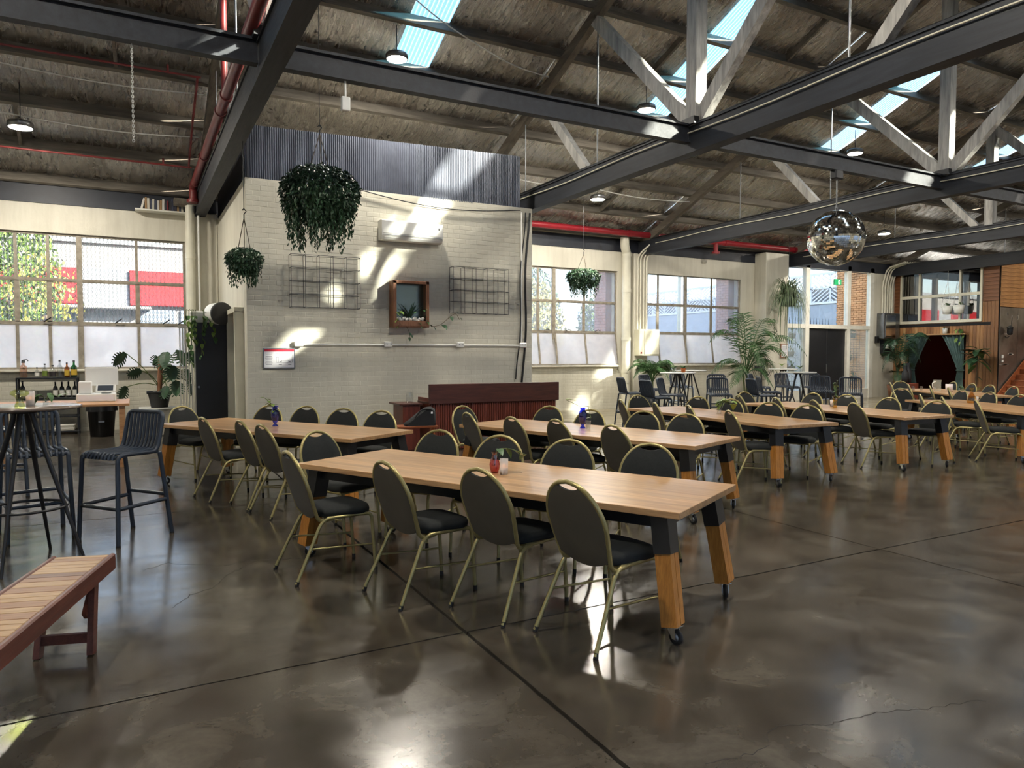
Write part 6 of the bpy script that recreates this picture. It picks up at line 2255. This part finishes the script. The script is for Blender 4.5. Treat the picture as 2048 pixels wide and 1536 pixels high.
vase('water_jug', [(0.0, 0.0), (0.07, 0.0), (0.075, 0.17), (0.07, 0.17)], 'candle_white', (16.62, 9.72, TH), 'squat white jug right of the water jug', 'jug')
for k, (dx, dy) in enumerate(((-0.2, 0.45), (-0.05, 0.35))):
    vase('tumbler', [(0.0, 0.0), (0.03, 0.0), (0.036, 0.1), (0.034, 0.1), (0.028, 0.01)], 'vessel_glass', (16.55 + dx, 9.95 + dy, TH), ('left' if k == 0 else 'right') + ' water tumbler beside the water jug', 'glass')
t = vase('vase', [(0.0, 0.0), (0.04, 0.0), (0.05, 0.06), (0.03, 0.1)], 'vessel_glass', (16.35, 9.3, TH), 'small posy glass near the right end of the farthest table')
for k in range(5):
    sprig(t, [(0, 0, 0.04), (0.03 * math.cos(k), 0.03 * math.sin(k), 0.14)], 2, 'leaf_mid', 0.06, 60 + k)
# on the left bar table
BZT = 1.205
t = vase('vase', [(0.0, 0.0), (0.03, 0.0), (0.034, 0.02), (0.02, 0.05), (0.03, 0.08), (0.06, 0.1), (0.055, 0.125), (0.03, 0.135)], 'green_glass', (-0.73, 6.24, BZT), 'green mushroom shaped glass vase on the left bar table')
candle((-0.69, 6.46, BZT), 'white candle sleeve on the left bar table')
t = vase('vase', [(0.0, 0.0), (0.018, 0.0), (0.02, 0.03), (0.012, 0.05)], 'vessel_glass', (-0.60, 6.55, BZT), 'tiny glass with pothos leaves on the left bar table')
sprig(t, [(0, 0, 0.02), (-0.02, 0, 0.08), (-0.08, 0.02, 0.07)], 2, 'leaf_mid', 0.09, 70)
sprig(t, [(0, 0, 0.02), (0.02, 0, 0.09), (0.08, 0.0, 0.06)], 2, 'leaf_mid', 0.08, 71)
# small pots on the far bar tables
for k, (x, y_, m_, lab) in enumerate(((10.38, 11.98, 'leaf_mid', 'small green plant on the nearer window bar table'), (10.60, 11.93, 'facade_orange', 'small orange pot on the nearer window bar table'), (15.7, 13.72, 'leaf_light', 'sprig on the bar table under the notice'), (13.28, 11.1, 'leaf_mid', 'leafy sprig on the bar table before the frosted glass'))):
    if 'facade_orange' not in MATS:
        plain('facade_orange', (196, 104, 48), 0.6, var=0.1)
    t = thing('table_plant', lab, 'potted plant', (x, y_, BZT), 0, 'plants on the far bar tables')
    MB().lathe([(0.0, 0.0), (0.04, 0.0), (0.055, 0.09), (0.045, 0.09)], 14).build('pot', 'facade_orange' if k == 1 else 'vessel_glass', t)
    for q in range(8):
        big_leaf(t, (0, 0, 0.08), q * 0.8, 0.9 - 0.1 * (q % 4), 0.13, 0.035, 'leaf_mid' if m_ == 'facade_orange' else m_, True, 0.4)

# ================================================================== outside the windows
plain('street', (120, 118, 114), 0.9, var=0.15, obj=False)
plain('facade_white', (160, 158, 155), 0.7, var=0.06, obj=False)
plain('facade_red', (150, 10, 20), 0.6, var=0.08, obj=False)
plain('facade_grey', (150, 154, 158), 0.7, var=0.1, obj=False)
plain('facade_blue', (110, 124, 142), 0.6, var=0.1, obj=False)
plain('facade_pale', (176, 184, 196), 0.7, var=0.06, obj=False)
plain('lattice_white', (236, 238, 242), 0.6, var=0.03, obj=False)
plain('render_brown', (150, 132, 112), 0.8, var=0.2, obj=False)
struct(MB().box((10, 60, -0.14), (220, 86, 0.1)).build('ground_street', 'street'))
struct(MB().box((10, -52, -0.14), (220, 100, 0.1)).build('ground_yard', 'street'))
FYO = 31.0
t = thing('red_white_building', 'white and red commercial building across the street behind the left window', 'building', (0, FYO, -0.1), 0)
MB().box((-3, 4, 2.95), (30, 8, 5.9)).build('wall', 'facade_white', t)
MB().box((-3, -0.02, 5.95), (30.2, 0.3, 0.25)).build('parapet', 'facade_grey', t)
for xa, xb in ((-12.0, -1.7), (-0.05, 9.0)):
    MB().cbox(((xa + xb) / 2, -0.15, 4.2), (xb - xa, 0.28, 1.32), 0.02).build('red_fascia', 'facade_red', t)
MB().box((-0.9, -0.08, 2.5), (1.62, 0.14, 4.8)).build('grey_bay', 'facade_grey', t)
MB().cbox((-0.95, -0.5, 3.42), (3.2, 0.9, 0.1), 0.02).build('awning', 'facade_white', t)
for xa in (-4.4, -2.9, 0.2, 1.7, 3.4):
    o = MB().box((xa + 0.65, -0.05, 1.75), (1.3, 0.1, 3.3)).build('shutter', 'facade_blue', t)
    for k in range(12):
        MB().box((xa + 0.65, -0.11, 0.25 + 0.27 * k), (1.28, 0.03, 0.03)).build('shutter_rib', 'facade_grey', o)
# neighbour building with a patterned white parapet seen through the right windows
NX = 27.0
t = thing('patterned_building', 'pale blue building with a white geometric lattice parapet', 'building', (NX, 30, -0.1), 0)
MB().box((4, 0, 1.95), (8, 22, 3.9)).build('wall', 'facade_pale', t)
mb = MB()
mb.box((0.0, 0, 3.97), (0.12, 22, 0.1))
mb.box((0.0, 0, 5.25), (0.12, 22, 0.1))
mb.box((0.0, 0, 4.62), (0.1, 22, 0.06))
for k in range(23):
    mb.box((0, -11 + k, 4.6), (0.1, 0.07, 1.25))
mb.build('lattice_frame', 'lattice_white', t)
for k in range(22):
    o = MB()
    yc = -10.5 + k
    up = 1 if k % 2 else -1
    for zc, sg in ((4.3, up), (4.93, -up)):
        for q in range(-3, 4):
            a = Vector((0, yc - 0.45, zc - sg * 0.3 + q * 0.17))
            b = Vector((0, yc + 0.45, zc + sg * 0.3 + q * 0.17))
            lo, hi = zc - 0.27, zc + 0.27
            # clip to the bay
            pa, pb = a.copy(), b.copy()
            dz = b.z - a.z
            ts = []
            t0, t1 = 0.0, 1.0
            for lim, s_ in ((lo, 1), (hi, -1)):
                ta = (lim - a.z) / dz
                if (dz > 0) == (s_ > 0):
                    t0 = max(t0, ta)
                else:
                    t1 = min(t1, ta)
            if t1 - t0 > 0.08:
                o.bar(a.lerp(b, t0), a.lerp(b, t1), 0.07, 0.05, (0, 0, 1))
    o.build('lattice_panel', 'lattice_white', t)
MB().box((4, 0, 4.3), (7.6, 21.6, 1.0)).build('roof', 'facade_grey', t)
# orange brick wall beside the entrance and the brick fins by the windows
plain('orange_brick', (222, 164, 116), 0.85, var=0.25, scale=3, obj=False)
plain('brick_joint', (128, 84, 54), 0.9, var=0.1)
plain('pink_brick', (176, 128, 112), 0.85, var=0.25, scale=3, obj=False)


def brick_wall(name, label, x, y0, y1, z1, mat, depth, limit):
    """wall in a plane X = x facing -X"""
    t = thing(name, label, 'brick wall', (x, (y0 + y1) / 2, 0), 0)
    yc = (y0 + y1) / 2
    MB().box((depth / 2 + 0.012, 0, z1 / 2), (depth, y1 - y0, z1)).build('mortar_bed', 'brick_joint', t)
    fm = MB().cbox((0, 0, 0), (0.03, 0.228, 0.074), 0.004).mesh('brick', mat)
    rest = MB()
    n_ = 0
    rws = int(z1 / 0.086)
    for r_ in sorted(range(rws), key=lambda q: abs(q * 0.086 - 3.6)):
        yv = y0 + (0 if r_ % 2 else -0.12)
        while yv < y1 - 0.02:
            a, b = max(yv, y0), min(yv + 0.228, y1)
            if b - a > 0.04:
                if b - a > 0.22 and n_ < limit:
                    o = bpy.data.objects.new('brick', fm)
                    COL.objects.link(o)
                    o.parent = t
                    o.location = (0.003, (a + b) / 2 - yc, 0.043 + r_ * 0.086)
                    n_ += 1
                else:
                    rest.box((0.003, (a + b) / 2 - yc, 0.043 + r_ * 0.086), (0.03, b - a, 0.074))
            yv += 0.24
    tag(rest.build('bricks', mat, t), kind='stuff')
    return t


brick_wall('brick_wall', 'sunny orange brick wall outside the entrance', 24.45, 17.4, 18.75, 5.2, 'orange_brick', 0.5, 200)
brick_wall('brick_fin', 'brick fin outside the right edge of the third window', 17.35, 17.4, 17.95, 5.2, 'pink_brick', 0.3, 60)
brick_wall('brick_fin', 'brick fin outside the right edge of the second window', 12.42, 17.4, 17.95, 5.2, 'pink_brick', 0.3, 60)
# yard wall with spiked top outside the entrance
t = thing('yard_fence', 'open yard fence topped with a row of dark spikes outside the entrance', 'fence', (22, 18.95, 0), 0)
for xv in (-2.6, -0.9, 0.8, 2.5):
    MB().box((xv, 0, 1.3), (0.1, 0.1, 2.6)).build('post', 'near_black', t)
MB().box((0.3, -0.02, 2.68), (4.6, 0.16, 0.14)).build('cap', 'near_black', t)
for k in range(26):
    MB().cyl((-2.0 + 0.17 * k, 0, 2.72), (-2.0 + 0.17 * k, 0, 3.02), 0.014, 0.003, n=5).build('spike', 'near_black', t)
# power pole
t = thing('power_pole', 'pale power pole outside the third window', 'pole', (21.6, 24.5, -0.1), 0)
MB().cyl((0, 0, 0), (0, 0, 9), 0.19, 0.15, n=14).build('pole', 'cream_metal', t)
MB().box((0, 0, 8.4), (2.4, 0.12, 0.12)).build('cross_arm', 'rafter_timber', t)
# trees
plain('leaf_green', (92, 116, 52), 0.6, var=0.35, scale=3, obj=False)
plain('leaf_yellow', (134, 130, 58), 0.6, var=0.35, scale=3, obj=False)
plain('leaf_deep', (66, 92, 58), 0.6, var=0.35, scale=3, obj=False)
plain('bark', (92, 78, 64), 0.9, var=0.3)


def tree(loc, h, rx, rz, mat, label, n=1800, seed=1, leaf=0.16):
    r_ = random.Random(seed)
    t = thing('tree', label, 'tree', loc, 0, 'trees across the street')
    MB().tube([(0, 0, 0), (0.1, 0, h * 0.3), (0, 0.1, h * 0.6)], 0.16, 8, radii=[0.2, 0.15, 0.08]).build('trunk', 'bark', t)
    mb = MB()
    for k in range(n):
        while True:
            q = Vector((r_.uniform(-1, 1), r_.uniform(-1, 1), r_.uniform(-1, 1)))
            if q.length < 1 and q.length > 0.25:
                break
        q = Vector((q.x * rx, q.y * rx, q.z * rz + h - rz))
        s = leaf * r_.uniform(0.6, 1.4)
        M_ = Matrix.Translation(q) @ Euler((r_.uniform(0, 6), r_.uniform(0, 6), r_.uniform(0, 6))).to_matrix().to_4x4()
        mb.add([(-s, 0, 0), (0, -s * 0.5, 0), (s, 0, 0), (0, s * 0.5, 0)], [(0, 1, 2, 3)], M_)
    tag(mb.build('foliage', mat, t), kind='stuff')
    return t


tree((-3.3, 26, -0.1), 6.2, 1.5, 2.6, 'leaf_green', 'leafy green tree behind the upper left window panes', 6500, 1, 0.08)
tree((-2.1, 23.2, -0.1), 4.6, 1.0, 2.0, 'leaf_yellow', 'thin yellowish tree before the red building', 900, 2, 0.07)
tree((14.5, 26, -0.1), 5.0, 1.7, 2.2, 'leaf_yellow', 'yellow green tree at the left of the second window', 5000, 3, 0.08)
tree((16.9, 30, -0.1), 6.0, 1.6, 2.4, 'leaf_deep', 'dark green tree behind the hanging plant window', 5000, 4, 0.08)
tree((19.0, 26.5, -0.1), 4.6, 1.4, 1.8, 'leaf_green', 'bright green tree at the right of the second window', 4500, 5, 0.08)
# wire trellis with planter pots just outside the frosted panes
for (xa, xb, lab) in ((19.72, 20.6, 'wire trellis of dark pots behind the left frosted pane'), (23.0, 24.06, 'wire trellis of dark pots behind the right frosted pane')):
    t = thing('wire_trellis', lab, 'trellis', ((xa + xb) / 2, 17.42, 0), 0)
    mb = MB()
    w = xb - xa
    nx = int(w / 0.17)
    for i in range(nx + 1):
        mb.cyl((-w / 2 + w * i / nx, 0, 0.3), (-w / 2 + w * i / nx, 0, 2.5), 0.006, n=4)
    for j in range(14):
        mb.cyl((-w / 2, 0, 0.3 + 0.169 * j), (w / 2, 0, 0.3 + 0.169 * j), 0.006, n=4)
    mb.build('grid', 'near_black', t)
rq = random.Random(8)
for k, (xv, z, lab) in enumerate(((20.3, 2.25, 'pot near the top'), (20.25, 1.62, 'upper oblong pot'), (19.95, 1.2, 'small round pot'), (20.3, 1.1, 'lower oblong pot'), (23.5, 2.3, 'top pot'), (23.3, 1.45, 'middle pot'), (23.2, 0.95, 'square pot'), (23.65, 0.72, 'long pot'), (23.3, 0.45, 'lowest pot'))):
    sd = 'left' if xv < 22 else 'right'
    t = thing('wall_planter', 'dark %s on the %s entrance trellis' % (lab, sd), 'planter', (xv, 17.33, z), 0, 'pots on the entrance trellises')
    MB().lathe([(0.0, -0.1), (0.1, -0.1), (0.14, 0.08), (0.12, 0.08)], 14, Matrix.Diagonal((1.3, 0.6, 1, 1))).build('pot', 'black_plastic', t)
    mb = MB()
    for q in range(16):
        s = rq.uniform(0.03, 0.06)
        M_ = Matrix.Translation((rq.uniform(-.15, .15), rq.uniform(-.06, .06), rq.uniform(0.08, 0.26))) @ Euler((rq.uniform(0, 6), rq.uniform(0, 6), rq.uniform(0, 6))).to_matrix().to_4x4()
        mb.add([(-s, 0, 0), (0, -s * 0.5, 0), (s, 0, 0), (0, s * 0.5, 0)], [(0, 1, 2, 3)], M_)
    tag(mb.build('foliage', 'leaf_deep', t), kind='stuff')

# unseen warehouse behind the hall, added to block low sun from the door opening
t = thing('sun_block_warehouse', 'added unseen warehouse blocking low sun from the near wall door opening', 'building', (14, -16, -0.1), 0)
MB().box((0, 0, 5.0), (70, 12, 10)).build('wall', 'facade_pale', t)
MB().prism([(-6.2, 10), (6.2, 10), (0, 11.6)], 'x', -35.2, 35.2).build('roof', 'facade_grey', t)
